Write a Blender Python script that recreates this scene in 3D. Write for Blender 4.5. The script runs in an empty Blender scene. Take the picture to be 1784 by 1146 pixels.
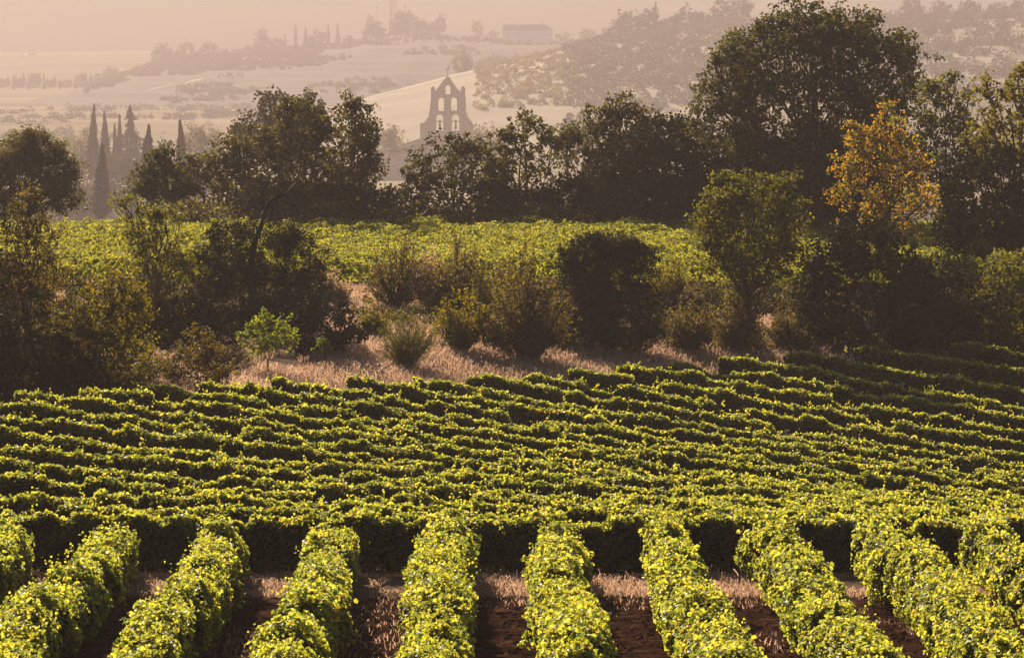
import bpy, math, random
import numpy as np

# ---------------------------------------------------------------- camera, sky, sun, exposure
F, CX, YH, EYE = 6975.0, 892.0, 200.0, 12.0      # focal length and horizon row in photo pixels (1784 wide), eye height
scene = bpy.context.scene
cam_d = bpy.data.cameras.new("camera"); cam = bpy.data.objects.new("camera", cam_d)
scene.collection.objects.link(cam); scene.camera = cam
cam.location = (0, 0, EYE); cam.rotation_euler = (math.pi / 2, 0, 0)
cam_d.sensor_width = 36.0; cam_d.lens = F / 1784 * 36.0
cam_d.shift_y = -(573 - YH) / 1784
cam_d.clip_start = 1.0; cam_d.clip_end = 30000

SUN_EL, SUN_AZ = math.radians(27), math.radians(-19)      # azimuth from +Y towards +X
world = bpy.data.worlds.new("World"); scene.world = world; world.use_nodes = True
wn = world.node_tree.nodes; wl = world.node_tree.links
sky = wn.new("ShaderNodeTexSky"); sky.sky_type = 'NISHITA'; sky.sun_disc = False
sky.sun_elevation = SUN_EL; sky.sun_rotation = SUN_AZ
wl.new(sky.outputs[0], wn["Background"].inputs[0]); wn["Background"].inputs[1].default_value = 0.05
sl = bpy.data.lights.new("sun", 'SUN'); sun = bpy.data.objects.new("sun", sl)
scene.collection.objects.link(sun)
sl.energy = 5.0; sl.angle = math.radians(0.5); sl.color = (1.0, 0.85, 0.66)
from mathutils import Vector
sdir = Vector((math.sin(SUN_AZ) * math.cos(SUN_EL), math.cos(SUN_AZ) * math.cos(SUN_EL), math.sin(SUN_EL)))
sun.rotation_euler = sdir.to_track_quat('Z', 'Y').to_euler(); sun.location = (-60, 100, 80)
scene.view_settings.view_transform = 'Standard'; scene.view_settings.look = 'None'
scene.view_settings.exposure = 1.2; scene.view_settings.gamma = 1.0
cy = scene.cycles
cy.use_denoising = True
cy.max_bounces = 4; cy.diffuse_bounces = 1; cy.glossy_bounces = 1; cy.transmission_bounces = 2
cy.volume_bounces = 0; cy.transparent_max_bounces = 4
cy.sample_clamp_indirect = 4.0
HAZE_DENSITY, HAZE_G, HAZE_COL = 0.00026, 0.34, (0.415, 0.342, 0.326)

C = scene.collection
rng = np.random.default_rng(7)

# ---------------------------------------------------------------- ground profile along the view
_D = [30, 93]; _z = []
def _y2z(y, D): return -(y - YH) / F * D
tab = []
for D in (20, 50, 70, 93): tab.append((D, -10.8 + (93 - D) * 0.015))
for s in range(3, 63, 3): tab.append((93 + s, _y2z(1010 - 3.5 * s - 0.01855 * s * s, 93 + s)))
for D, y in ((165, 660), (175, 602), (185, 548), (195, 502), (205, 482), (215, 466), (222, 446), (236, 420), (252, 412), (285, 405)):
    tab.append((D, _y2z(y, D)))
tab += [(330, -9), (450, -16), (700, -26), (1400, -36), (1800, -36), (2080, -33), (2250, -26), (2550, -11), (3050, 1), (4000, 20), (4400, 35), (4800, 56), (5500, 92), (6500, 130),
        (8000, 150), (13000, 260)]
TD = np.array([t[0] for t in tab], float); TZ = np.array([t[1] for t in tab], float) + EYE
def zg(D): return np.interp(D, TD, TZ)
_Ds = np.linspace(55, 285, 2000); _Ys = YH + (EYE - zg(_Ds)) / _Ds * F
# the far slope leans sideways: higher towards -x, so that rows across it run downhill to the right
def K(D): return np.interp(D, [94, 100, 112, 130, 150, 168, 184, 196], [0, .012, .052, .105, .135, .13, .06, 0])
def zgx(x, D): return zg(D) - K(D) * np.clip(x, -40, 40)
def D_of(px, y):                                                         # ground distance seen at a photo position
    px = np.asarray(px, float); y = np.asarray(y, float)
    yy = _Ys[None] + K(_Ds)[None] * (px.reshape(-1, 1) - CX)
    i = np.argmin(np.abs(yy - y.reshape(-1, 1)), 1); d = _Ds[i]
    return float(d[0]) if px.ndim == 0 else d
def X(px, D): return (np.asarray(px, float) - CX) / F * D
def Z(py, D): return EYE - (np.asarray(py, float) - YH) / F * D

# ---------------------------------------------------------------- helpers
def _hash(ix, iy, iz, seed):
    h = (ix.astype(np.int64) * 374761393 + iy.astype(np.int64) * 668265263 + iz.astype(np.int64) * 2147483647 + seed * 1274126177) & 0xFFFFFFFF
    h = ((h ^ (h >> 13)) * 1274126177) & 0xFFFFFFFF
    return ((h ^ (h >> 16)) & 0xFFFF) / 32767.5 - 1.0
def vnoise(p, seed=0):
    p = np.atleast_2d(np.asarray(p, float))
    if p.shape[1] < 3: p = np.hstack([p, np.zeros((len(p), 3 - p.shape[1]))])
    i = np.floor(p); f = p - i; f = f * f * (3 - 2 * f); i = i.astype(np.int64)
    out = 0
    for a in (0, 1):
        for b in (0, 1):
            for c in (0, 1):
                w = (f[:, 0] if a else 1 - f[:, 0]) * (f[:, 1] if b else 1 - f[:, 1]) * (f[:, 2] if c else 1 - f[:, 2])
                out = out + w * _hash(i[:, 0] + a, i[:, 1] + b, i[:, 2] + c, seed)
    return out
def unit(v): return v / np.maximum(np.linalg.norm(v, axis=-1, keepdims=True), 1e-9)

def mesh_np(name, V, faces, tone=None, mats=(), fmat=None, smooth=False):
    """faces: list of (k-column int arrays)"""
    me = bpy.data.meshes.new(name)
    V = np.ascontiguousarray(V, dtype=np.float32)
    me.vertices.add(len(V)); me.vertices.foreach_set("co", V.ravel())
    fl = [np.asarray(f, np.int32) for f in faces if len(f)]
    nl = sum(f.size for f in fl); npoly = sum(len(f) for f in fl)
    me.loops.add(nl); me.loops.foreach_set("vertex_index", np.concatenate([f.ravel() for f in fl]))
    me.polygons.add(npoly)
    tot = np.concatenate([np.full(len(f), f.shape[1], np.int32) for f in fl])
    me.polygons.foreach_set("loop_start", np.concatenate([[0], np.cumsum(tot)[:-1]]).astype(np.int32))
    for m in mats: me.materials.append(m)
    if fmat is not None: me.polygons.foreach_set("material_index", np.asarray(fmat, np.int32))
    me.polygons.foreach_set("use_smooth", np.full(npoly, bool(smooth)))
    if tone is not None:
        at = me.attributes.new("tone", 'FLOAT', 'POINT'); at.data.foreach_set("value", np.asarray(tone, np.float32))
    me.update(); me.validate()
    return me
def link(name, me, parent=None):
    o = bpy.data.objects.new(name, me); C.objects.link(o)
    if parent is not None:
        o.parent = parent; off = np.zeros(3); p = parent
        while p is not None: off += np.array(p.location); p = p.parent
        o.location = -off                                                # mesh data are in world coordinates
    return o
def tag(o, label, cat, group=None):
    o["label"] = label; o["category"] = cat
    if group: o["group"] = group
    return o
def empty(name, loc, label, cat, group=None):
    o = bpy.data.objects.new(name, None); C.objects.link(o); o.location = [float(v) for v in loc]
    o.empty_display_size = 0.5
    return tag(o, label, cat, group)

# leaf templates: columns along-axis, across-axis, normal
QUAD = (np.array([[0, 0, 0], [.5, -.42, .10], [1, 0, -.06], [.5, .42, .10]]), [(0, 1, 2, 3)])
VINE = (np.array([[0, 0, 0], [.05, -.42, .12], [.62, -.46, .16], [1, 0, -.12], [.62, .46, .16], [.05, .42, .12]]), [(0, 1, 2, 3), (0, 3, 4, 5)])
THIN = (np.array([[0, 0, 0], [.45, -.17, .04], [1, 0, -.04], [.45, .17, .04]]), [(0, 1, 2, 3)])
def leaves(P, N, size, tmpl, tone=None, axis=None, r=None):
    """leaf blades at P with normals N; returns verts, quads, tone"""
    r = r or rng
    n = len(P)
    N = unit(N)
    A = r.normal(size=(n, 3)) if axis is None else axis + 0.35 * r.normal(size=(n, 3))
    A = unit(A - (A * N).sum(1, keepdims=True) * N)
    B = np.cross(N, A)
    T, fs = tmpl
    s = np.broadcast_to(np.asarray(size, float), (n,))[:, None, None]
    V = P[:, None, :] + s * ((T[None, :, 0:1] - .5) * A[:, None, :] + T[None, :, 1:2] * B[:, None, :] + T[None, :, 2:3] * N[:, None, :])
    k = len(T); base = (np.arange(n) * k)[:, None]
    Q = np.concatenate([base + np.array(f)[None, :] for f in fs])
    t = r.random(n) if tone is None else tone
    return V.reshape(-1, 3), Q, np.repeat(t, k)
def tube(path, radii, sides=6):
    path = np.asarray(path, float); radii = np.asarray(radii, float); n = len(path)
    tan = np.gradient(path, axis=0); tan = unit(tan)
    ref = np.where(np.abs(tan[:, 2:3]) > .9, np.array([[1., 0, 0]]), np.array([[0, 0, 1.]]))
    u = unit(np.cross(tan, ref)); v = np.cross(tan, u)
    a = np.linspace(0, 2 * np.pi, sides, endpoint=False)
    V = path[:, None] + radii[:, None, None] * (np.cos(a)[None, :, None] * u[:, None] + np.sin(a)[None, :, None] * v[:, None])
    i = np.arange(n - 1)[:, None] * sides; j = np.arange(sides)[None]
    q = np.stack([i + j, i + (j + 1) % sides, i + sides + (j + 1) % sides, i + sides + j], -1).reshape(-1, 4)
    return V.reshape(-1, 3), q
class Bag:
    def __init__(s): s.V = []; s.Q = []; s.T = []; s.n = 0
    def add(s, V, Q, T=None):
        s.V.append(V); s.Q.append(Q + s.n); s.n += len(V); s.T.append(np.zeros(len(V)) if T is None else T)
    def mesh(s, name, mats, smooth=False):
        return mesh_np(name, np.concatenate(s.V), [np.concatenate(s.Q)], np.concatenate(s.T), mats, smooth=smooth)

# ---------------------------------------------------------------- materials
def nmat(name):
    m = bpy.data.materials.new(name); m.use_nodes = True; nt = m.node_tree
    return m, nt, nt.nodes, nt.links, nt.nodes["Principled BSDF"], nt.nodes["Material Output"]
def ramp(nodes, stops):
    r = nodes.new("ShaderNodeValToRGB"); e = r.color_ramp.elements
    while len(e) < len(stops): e.new(0.5)
    for el, (p, c) in zip(e, stops): el.position = p; el.color = (*c, 1)
    return r
def leaf_mat(name, cols, trans=(1.35, 1.3, .55), tmix=.45, rough=.42, spec=.5):
    m, nt, n, l, p, out = nmat(name)
    at = n.new("ShaderNodeAttribute"); at.attribute_name = "tone"
    r = ramp(n, [(i / (len(cols) - 1), c) for i, c in enumerate(cols)])
    l.new(at.outputs["Fac"], r.inputs[0]); l.new(r.outputs[0], p.inputs["Base Color"])
    p.inputs["Roughness"].default_value = rough; p.inputs["Specular IOR Level"].default_value = spec
    mul = n.new("ShaderNodeVectorMath"); mul.operation = 'MULTIPLY'; mul.inputs[1].default_value = trans
    l.new(r.outputs[0], mul.inputs[0])
    tr = n.new("ShaderNodeBsdfTranslucent"); l.new(mul.outputs[0], tr.inputs[0])
    mx = n.new("ShaderNodeMixShader"); mx.inputs[0].default_value = tmix
    l.new(p.outputs[0], mx.inputs[1]); l.new(tr.outputs[0], mx.inputs[2]); l.new(mx.outputs[0], out.inputs[0])
    return m
def solid_mat(name, c1, c2, scale=3.0, rough=.85, bump=.3, spec=.2):
    m, nt, n, l, p, out = nmat(name)
    tc = n.new("ShaderNodeNewGeometry")
    nz = n.new("ShaderNodeTexNoise"); nz.inputs["Scale"].default_value = scale; nz.inputs["Detail"].default_value = 6
    l.new(tc.outputs["Position"], nz.inputs["Vector"])
    r = ramp(n, [(.35, c1), (.65, c2)]); l.new(nz.outputs[0], r.inputs[0]); l.new(r.outputs[0], p.inputs["Base Color"])
    b = n.new("ShaderNodeBump"); b.inputs["Strength"].default_value = bump; b.inputs["Distance"].default_value = .05
    l.new(nz.outputs[0], b.inputs["Height"]); l.new(b.outputs[0], p.inputs["Normal"])
    p.inputs["Roughness"].default_value = rough; p.inputs["Specular IOR Level"].default_value = spec
    return m
M = {
    'vine': leaf_mat("vine_leaf", [(.016, .024, .005), (.034, .043, .007), (.055, .060, .009), (.085, .075, .015)], (13.2, 11.2, 5.2), .57, .48, .4),
    'sun_block': leaf_mat("vine_core_sun_block", [(.008, .009, .004), (.014, .013, .006)], (1, 1, .8), .05, .8, .05),  # near-black core leaves, added to stop sun passing through the rows
    'vine_far': leaf_mat("vine_leaf_far", [(.016, .024, .005), (.034, .042, .007), (.052, .057, .009)], (13.0, 9.9, 4.2), .57, .6, .3),
    'dark': leaf_mat("leaf_dark", [(.010, .011, .004), (.019, .018, .006), (.034, .027, .008)], (7.6, 6.3, 1.8), .45, .6, .2),
    'darkgreen': leaf_mat("leaf_dark_green", [(.010, .012, .004), (.018, .019, .006), (.032, .029, .008)], (6.0, 5.0, 1.5), .45, .6, .2),
    'evergreen': leaf_mat("leaf_evergreen", [(.005, .006, .003), (.009, .010, .004), (.016, .015, .006)], (2.4, 2.1, .9), .3, .7, .05),
    'olive': leaf_mat("leaf_olive", [(.012, .015, .004), (.026, .027, .005), (.046, .038, .007)], (7.5, 6.5, 1.3), .5, .6, .2),
    'gold': leaf_mat("leaf_gold", [(.014, .016, .004), (.034, .031, .005), (.06, .044, .008)], (8.0, 6.6, 1.2), .5, .6, .2),
    'orange': leaf_mat("leaf_orange", [(.022, .028, .006), (.06, .048, .007), (.085, .052, .008), (.095, .04, .009), (.05, .022, .008)], (6.4, 5.9, 1.9), .55, .6, .2),
    'brown': leaf_mat("leaf_brown", [(.012, .012, .004), (.029, .024, .008), (.053, .037, .013)], (6.4, 5.3, 2.0), .5, .6, .2),
    'bright': leaf_mat("leaf_bright", [(.022, .030, .005), (.045, .053, .008), (.07, .072, .011)], (7.0, 6.4, 1.6), .5, .6, .25),
    'pale': leaf_mat("leaf_pale_dry", [(.24, .17, .09), (.36, .26, .15), (.45, .34, .22)], (1.6, 1.4, 1.0), .5, .6, .2),
    'grass': leaf_mat("dry_grass_blade", [(.12, .08, .052), (.19, .128, .09), (.27, .19, .145)], (3.2, 2.85, 2.5), .5, .6, .2),
    'far': leaf_mat("leaf_far", [(.024, .018, .009), (.042, .030, .014), (.065, .044, .018)], (1.8, 1.5, .6), .35, .6, .2),
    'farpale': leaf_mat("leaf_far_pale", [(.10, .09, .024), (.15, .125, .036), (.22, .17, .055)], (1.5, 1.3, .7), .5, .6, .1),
    'bark': solid_mat("bark", (.022, .016, .011), (.050, .036, .024), 9, .9, .6),
    'deadwood': solid_mat("dead_wood", (.010, .008, .007), (.022, .018, .015), 9, .9, .6),
    'stone': solid_mat("church_stone", (.42, .26, .215), (.56, .36, .30), .9, .9, .5),
    'tiles': solid_mat("roof_tiles", (.20, .11, .075), (.32, .19, .13), .7, .85, .5),
    'plaster': solid_mat("white_plaster", (.84, .82, .83), (.90, .88, .89), .4, .8, .1),
    'bronze': solid_mat("bell_bronze", (.05, .035, .02), (.08, .055, .03), 3, .5, .1, .5),
    'iron': solid_mat("dark_iron", (.03, .027, .025), (.05, .045, .04), 3, .6, .1, .4),
    'mast': solid_mat("mast_steel", (.16, .07, .06), (.22, .10, .08), .5, .6, .1, .4),
    'glass': solid_mat("window_glass", (.03, .035, .04), (.05, .055, .06), .5, .2, 0, .5),
    'post': solid_mat("weathered_post", (.16, .13, .10), (.26, .21, .17), 6, .9, .4),
}
def terrain_mat():
    m, nt, n, l, p, out = nmat("ground_earth")
    g = n.new("ShaderNodeNewGeometry"); sx = n.new("ShaderNodeSeparateXYZ"); l.new(g.outputs["Position"], sx.inputs[0])
    def noise(scale, detail=5, vec=None):
        z = n.new("ShaderNodeTexNoise"); z.inputs["Scale"].default_value = scale; z.inputs["Detail"].default_value = detail
        l.new(vec or g.outputs["Position"], z.inputs["Vector"]); return z
    def zone(lo, hi, wob):
        a = n.new("ShaderNodeMath"); a.operation = 'MULTIPLY_ADD'; nz = noise(.25, 3)
        l.new(nz.outputs[0], a.inputs[0]); a.inputs[1].default_value = wob; l.new(sx.outputs[1], a.inputs[2])
        r = n.new("ShaderNodeMapRange"); l.new(a.outputs[0], r.inputs[0])
        r.inputs[1].default_value = lo + wob / 2; r.inputs[2].default_value = hi + wob / 2
        return r.outputs[0]
    def mix(fac, a, b):
        x = n.new("ShaderNodeMix"); x.data_type = 'RGBA'; l.new(fac, x.inputs[0]); l.new(a, x.inputs[6]); l.new(b, x.inputs[7]); return x.outputs[2]
    n1 = noise(2.2, 8); soil = ramp(n, [(.3, (.012, .006, .004)), (.55, (.038, .016, .010)), (.75, (.10, .05, .03))]); l.new(n1.outputs[0], soil.inputs[0])
    n2 = noise(.8, 6); dry = ramp(n, [(.3, (.07, .045, .028)), (.7, (.16, .11, .075))]); l.new(n2.outputs[0], dry.inputs[0])
    mp = n.new("ShaderNodeMapping"); mp.inputs["Scale"].default_value = (.0016, .0055, .0); mp.inputs["Rotation"].default_value = (0, 0, .12); l.new(g.outputs["Position"], mp.inputs[0])
    vo = noise(1.0, 5, mp.outputs[0])
    fld = ramp(n, [(.30, (.16, .125, .07)), (.45, (.27, .215, .135)), (.58, (.36, .29, .19)), (.70, (.44, .355, .24))]); l.new(vo.outputs[0], fld.inputs[0])  # valley field tones, paled to stand in for glowing mist
    mead = ramp(n, [(.3, (.035, .035, .012)), (.7, (.09, .075, .028))]); n3 = noise(.05, 6); l.new(n3.outputs[0], mead.inputs[0])
    c = mix(zone(88.5, 90.5, 1.5), soil.outputs[0], dry.outputs[0])
    c = mix(zone(93.5, 95, 1.0), c, soil.outputs[0])
    c = mix(zone(128, 150, 8), c, dry.outputs[0])
    c = mix(zone(193, 197, 4), c, soil.outputs[0])
    c = mix(zone(262, 275, 5), c, mead.outputs[0])
    c = mix(zone(1500, 1600, 50), c, fld.outputs[0])
    l.new(c, p.inputs["Base Color"]); p.inputs["Roughness"].default_value = 1; p.inputs["Specular IOR Level"].default_value = 0
    b = n.new("ShaderNodeBump"); b.inputs["Strength"].default_value = .9; b.inputs["Distance"].default_value = .12
    l.new(n1.outputs[0], b.inputs["Height"]); l.new(b.outputs[0], p.inputs["Normal"])
    return m
def hill_mat(name, stops, sx=.004, sy=.012, sz=.05, fine=.05):
    m, nt, n, l, p, out = nmat(name)
    g = n.new("ShaderNodeNewGeometry")
    mp = n.new("ShaderNodeMapping"); mp.inputs["Scale"].default_value = (sx, sy, sz); l.new(g.outputs["Position"], mp.inputs[0])
    z = n.new("ShaderNodeTexNoise"); z.inputs["Scale"].default_value = 1; z.inputs["Detail"].default_value = 7; l.new(mp.outputs[0], z.inputs["Vector"])
    z2 = n.new("ShaderNodeTexNoise"); z2.inputs["Scale"].default_value = fine; z2.inputs["Detail"].default_value = 5; l.new(g.outputs["Position"], z2.inputs["Vector"])
    a = n.new("ShaderNodeMath"); a.operation = 'MULTIPLY_ADD'; l.new(z2.outputs[0], a.inputs[0]); a.inputs[1].default_value = .35; 
    s = n.new("ShaderNodeMath"); s.operation = 'SUBTRACT'; l.new(z.outputs[0], s.inputs[0]); s.inputs[1].default_value = .175
    l.new(s.outputs[0], a.inputs[2])
    r = ramp(n, stops); l.new(a.outputs[0], r.inputs[0]); l.new(r.outputs[0], p.inputs["Base Color"])
    p.inputs["Roughness"].default_value = .95; p.inputs["Specular IOR Level"].default_value = .1
    return m

# ---------------------------------------------------------------- the setting: ground, hills, far mountain
def build_ground():
    Dr = np.concatenate([np.arange(20, 62, 4.), np.arange(62, 96, .35), np.arange(96, 300, 1.0), np.geomspace(300, 12500, 170)])
    u = np.linspace(-1, 1, 321)
    half = np.maximum(60, Dr * .24)
    Xg = u[None] * half[:, None]; Yg = np.broadcast_to(Dr[:, None], Xg.shape)
    P = np.stack([Xg, Yg, np.zeros_like(Xg)], -1).reshape(-1, 3)
    z = zgx(P[:, 0], P[:, 1])
    near = np.clip((110 - P[:, 1]) / 10, 0, 1)
    z = z + near * (.045 * vnoise(P * 1.7, 1) + .03 * vnoise(P * 4.1, 2))
    mid = np.clip((P[:, 1] - 150) / 20, 0, 1)
    z = z + mid * .10 * vnoise(P * .25, 3) + np.clip((P[:, 1] - 1100) / 500, 0, 1) * 2.0 * vnoise(P * .006, 4)
    P[:, 2] = z
    nr, nc = Xg.shape
    i = np.arange(nr - 1)[:, None] * nc; j = np.arange(nc - 1)[None]
    q = np.stack([i + j, i + j + 1, i + nc + j + 1, i + nc + j], -1).reshape(-1, 4)
    o = link("ground", mesh_np("ground", P, [q], mats=[terrain_mat()], smooth=True)); o["kind"] = "structure"
build_ground()
HILLS = {}
def hill(name, crest, Dc, Df, Db, mat, rough=2.5, terr=0., p=1.0, nscale=.01, seed=1):
    cx = np.array([c[0] for c in crest], float); cyy = np.array([c[1] for c in crest], float)
    xs = X(cx, Dc); zs = Z(cyy, Dc)
    def h(x, D):
        x = np.asarray(x, float); D = np.asarray(D, float)
        zc = np.interp(x, xs, zs); b0 = zg(Dc)
        t = np.where(D < Dc, (D - Df) / (Dc - Df), (Db - D) / (Db - Dc)); t = np.clip(t, 0, 1)
        s = np.sin(t * np.pi / 2) ** p
        up = (zc - b0) * s
        q = np.stack([x, D, 0 * x], -1).reshape(-1, 3)
        nz = (vnoise(q * nscale, seed) + .5 * vnoise(q * nscale * 2.3, seed + 1)).reshape(x.shape)
        up = up + rough * nz * np.sin(np.clip(t, 0, .999) * np.pi) 
        if terr:
            st = up / terr; up = terr * (np.floor(st) + np.clip((st - np.floor(st) - .55) / .45, 0, 1)) * 1.0 * (t < .97) + up * (t >= .97)
        return zg(D) + up - 1.0 * (1 - t)
    HILLS[name] = h
    D = np.concatenate([np.linspace(Df, Dc, 130), np.linspace(Dc, Db, 40)[1:]]); xx = np.linspace(xs[0], xs[-1], 360)
    XX, DD = np.meshgrid(xx, D)
    P = np.stack([XX, DD, h(XX, DD)], -1).reshape(-1, 3)
    nr, nc = XX.shape; i = np.arange(nr - 1)[:, None] * nc; j = np.arange(nc - 1)[None]
    q = np.stack([i + j, i + j + 1, i + nc + j + 1, i + nc + j], -1).reshape(-1, 4)
    o = link(name, mesh_np(name, P, [q], mats=[mat], smooth=True)); o["kind"] = "structure"
    return h
H1 = hill("hill", [(-500, 190), (0, 180), (100, 168), (180, 152), (230, 128), (270, 112), (330, 102), (400, 98), (460, 88), (560, 82), (640, 72), (740, 60), (870, 66), (980, 72), (1080, 62), (1200, 50), (1500, 30), (2400, 10)],
          4400, 3250, 5200, hill_mat("hill_scrub", [(.25, (.025, .018, .012)), (.5, (.045, .032, .021)), (.68, (.075, .053, .033)), (.8, (.14, .10, .06))], .003, .012, .06), 2.5, 5.0)
H2 = hill("hill_spur", [(200, 330), (380, 262), (520, 214), (640, 170), (800, 127), (960, 92), (1060, 72), (1200, 52), (1300, 45), (1500, 35), (1784, 30), (2500, 20)],
          3100, 2250, 3600, hill_mat("spur_scrub", [(.3, (.24, .195, .125)), (.5, (.30, .24, .155)), (.7, (.35, .28, .185))], .006, .01, .03), 2.5, 0., 1.0, .012, 5)  # slope colour lightened to imitate the bright mist behind the church
H4 = hill("valley_rise", [(850, 255), (960, 226), (1060, 208), (1180, 196), (1300, 185), (1700, 170), (2400, 165)],
          2180, 2000, 2400, hill_mat("rise_dry_grass", [(.3, (.10, .08, .035)), (.5, (.24, .18, .09)), (.7, (.36, .28, .16))], .01, .02, .05), 1.0, 0., 1.0, .02, 9)
H0 = hill("mountain", [(-1500, -36), (0, -34), (500, -42), (892, -34), (1300, -44), (1784, -36), (3300, -36)], 6900, 5350, 8300,
          hill_mat("mountain_forest", [(.35, (.025, .024, .012)), (.6, (.05, .042, .02)), (.8, (.09, .07, .035))], .0015, .002, .004, .01), 9, 0., 1.0, .003, 13)

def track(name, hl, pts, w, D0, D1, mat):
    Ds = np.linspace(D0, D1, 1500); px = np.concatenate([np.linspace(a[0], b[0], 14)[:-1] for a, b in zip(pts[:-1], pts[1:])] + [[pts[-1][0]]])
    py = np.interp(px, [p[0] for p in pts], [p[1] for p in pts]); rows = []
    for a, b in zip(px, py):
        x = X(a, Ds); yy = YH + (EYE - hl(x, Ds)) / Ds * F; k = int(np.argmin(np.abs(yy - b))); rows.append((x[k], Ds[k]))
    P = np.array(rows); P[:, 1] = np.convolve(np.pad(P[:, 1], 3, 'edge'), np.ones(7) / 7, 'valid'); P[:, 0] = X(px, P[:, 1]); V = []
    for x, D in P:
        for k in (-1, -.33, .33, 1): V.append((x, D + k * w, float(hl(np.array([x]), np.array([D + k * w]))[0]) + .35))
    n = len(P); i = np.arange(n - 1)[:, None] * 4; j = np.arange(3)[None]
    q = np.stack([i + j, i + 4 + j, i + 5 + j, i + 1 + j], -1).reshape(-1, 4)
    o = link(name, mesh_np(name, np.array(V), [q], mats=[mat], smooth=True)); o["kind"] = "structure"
pale_ground = hill_mat("pale_track_lit_edge", [(.3, (.34, .28, .19)), (.7, (.50, .42, .30))], .02, .02, .02)  # one pale colour for tracks and the painted sunlit crest edge
track("track", H1, [(225, 165), (275, 154), (345, 140), (395, 131)], 7, 3500, 4390, pale_ground)
track("terrace_edge", H1, [(455, 112), (480, 106), (520, 101)], 6, 3500, 4390, pale_ground)
track("grass_verge", H1, [(640, 74), (740, 66), (800, 68), (870, 70), (985, 74)], 12, 3900, 4399, pale_ground)
track("ridge_lit_edge", H2, [(655, 168), (720, 152), (800, 131), (880, 113), (955, 96)], 16, 2700, 3085, pale_ground)  # pale strip painted in for sunlight catching the grassy crest
# haze: one even closed box of air round the camera and everything else; the sky lies outside it
def haze():
    x0, x1, y0, y1, z0, z1 = -3600, 3600, -400, 13200, -32, 300
    V = [(x, y, z) for x in (x0, x1) for y in (y0, y1) for z in (z0, z1)]
    f = [(0, 1, 3, 2), (4, 6, 7, 5), (0, 4, 5, 1), (2, 3, 7, 6), (0, 2, 6, 4), (1, 5, 7, 3)]
    m = bpy.data.materials.new("morning_haze"); m.use_nodes = True; nt = m.node_tree; nt.nodes.clear()
    out = nt.nodes.new("ShaderNodeOutputMaterial"); v = nt.nodes.new("ShaderNodeVolumePrincipled")
    v.inputs["Density"].default_value = HAZE_DENSITY; v.inputs["Anisotropy"].default_value = HAZE_G
    v.inputs["Color"].default_value = (*HAZE_COL, 1)
    nt.links.new(v.outputs[0], out.inputs["Volume"])
    o = link("haze", mesh_np("haze", np.array(V, float), [np.array(f)], mats=[m])); o["kind"] = "stuff"
haze()

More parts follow.
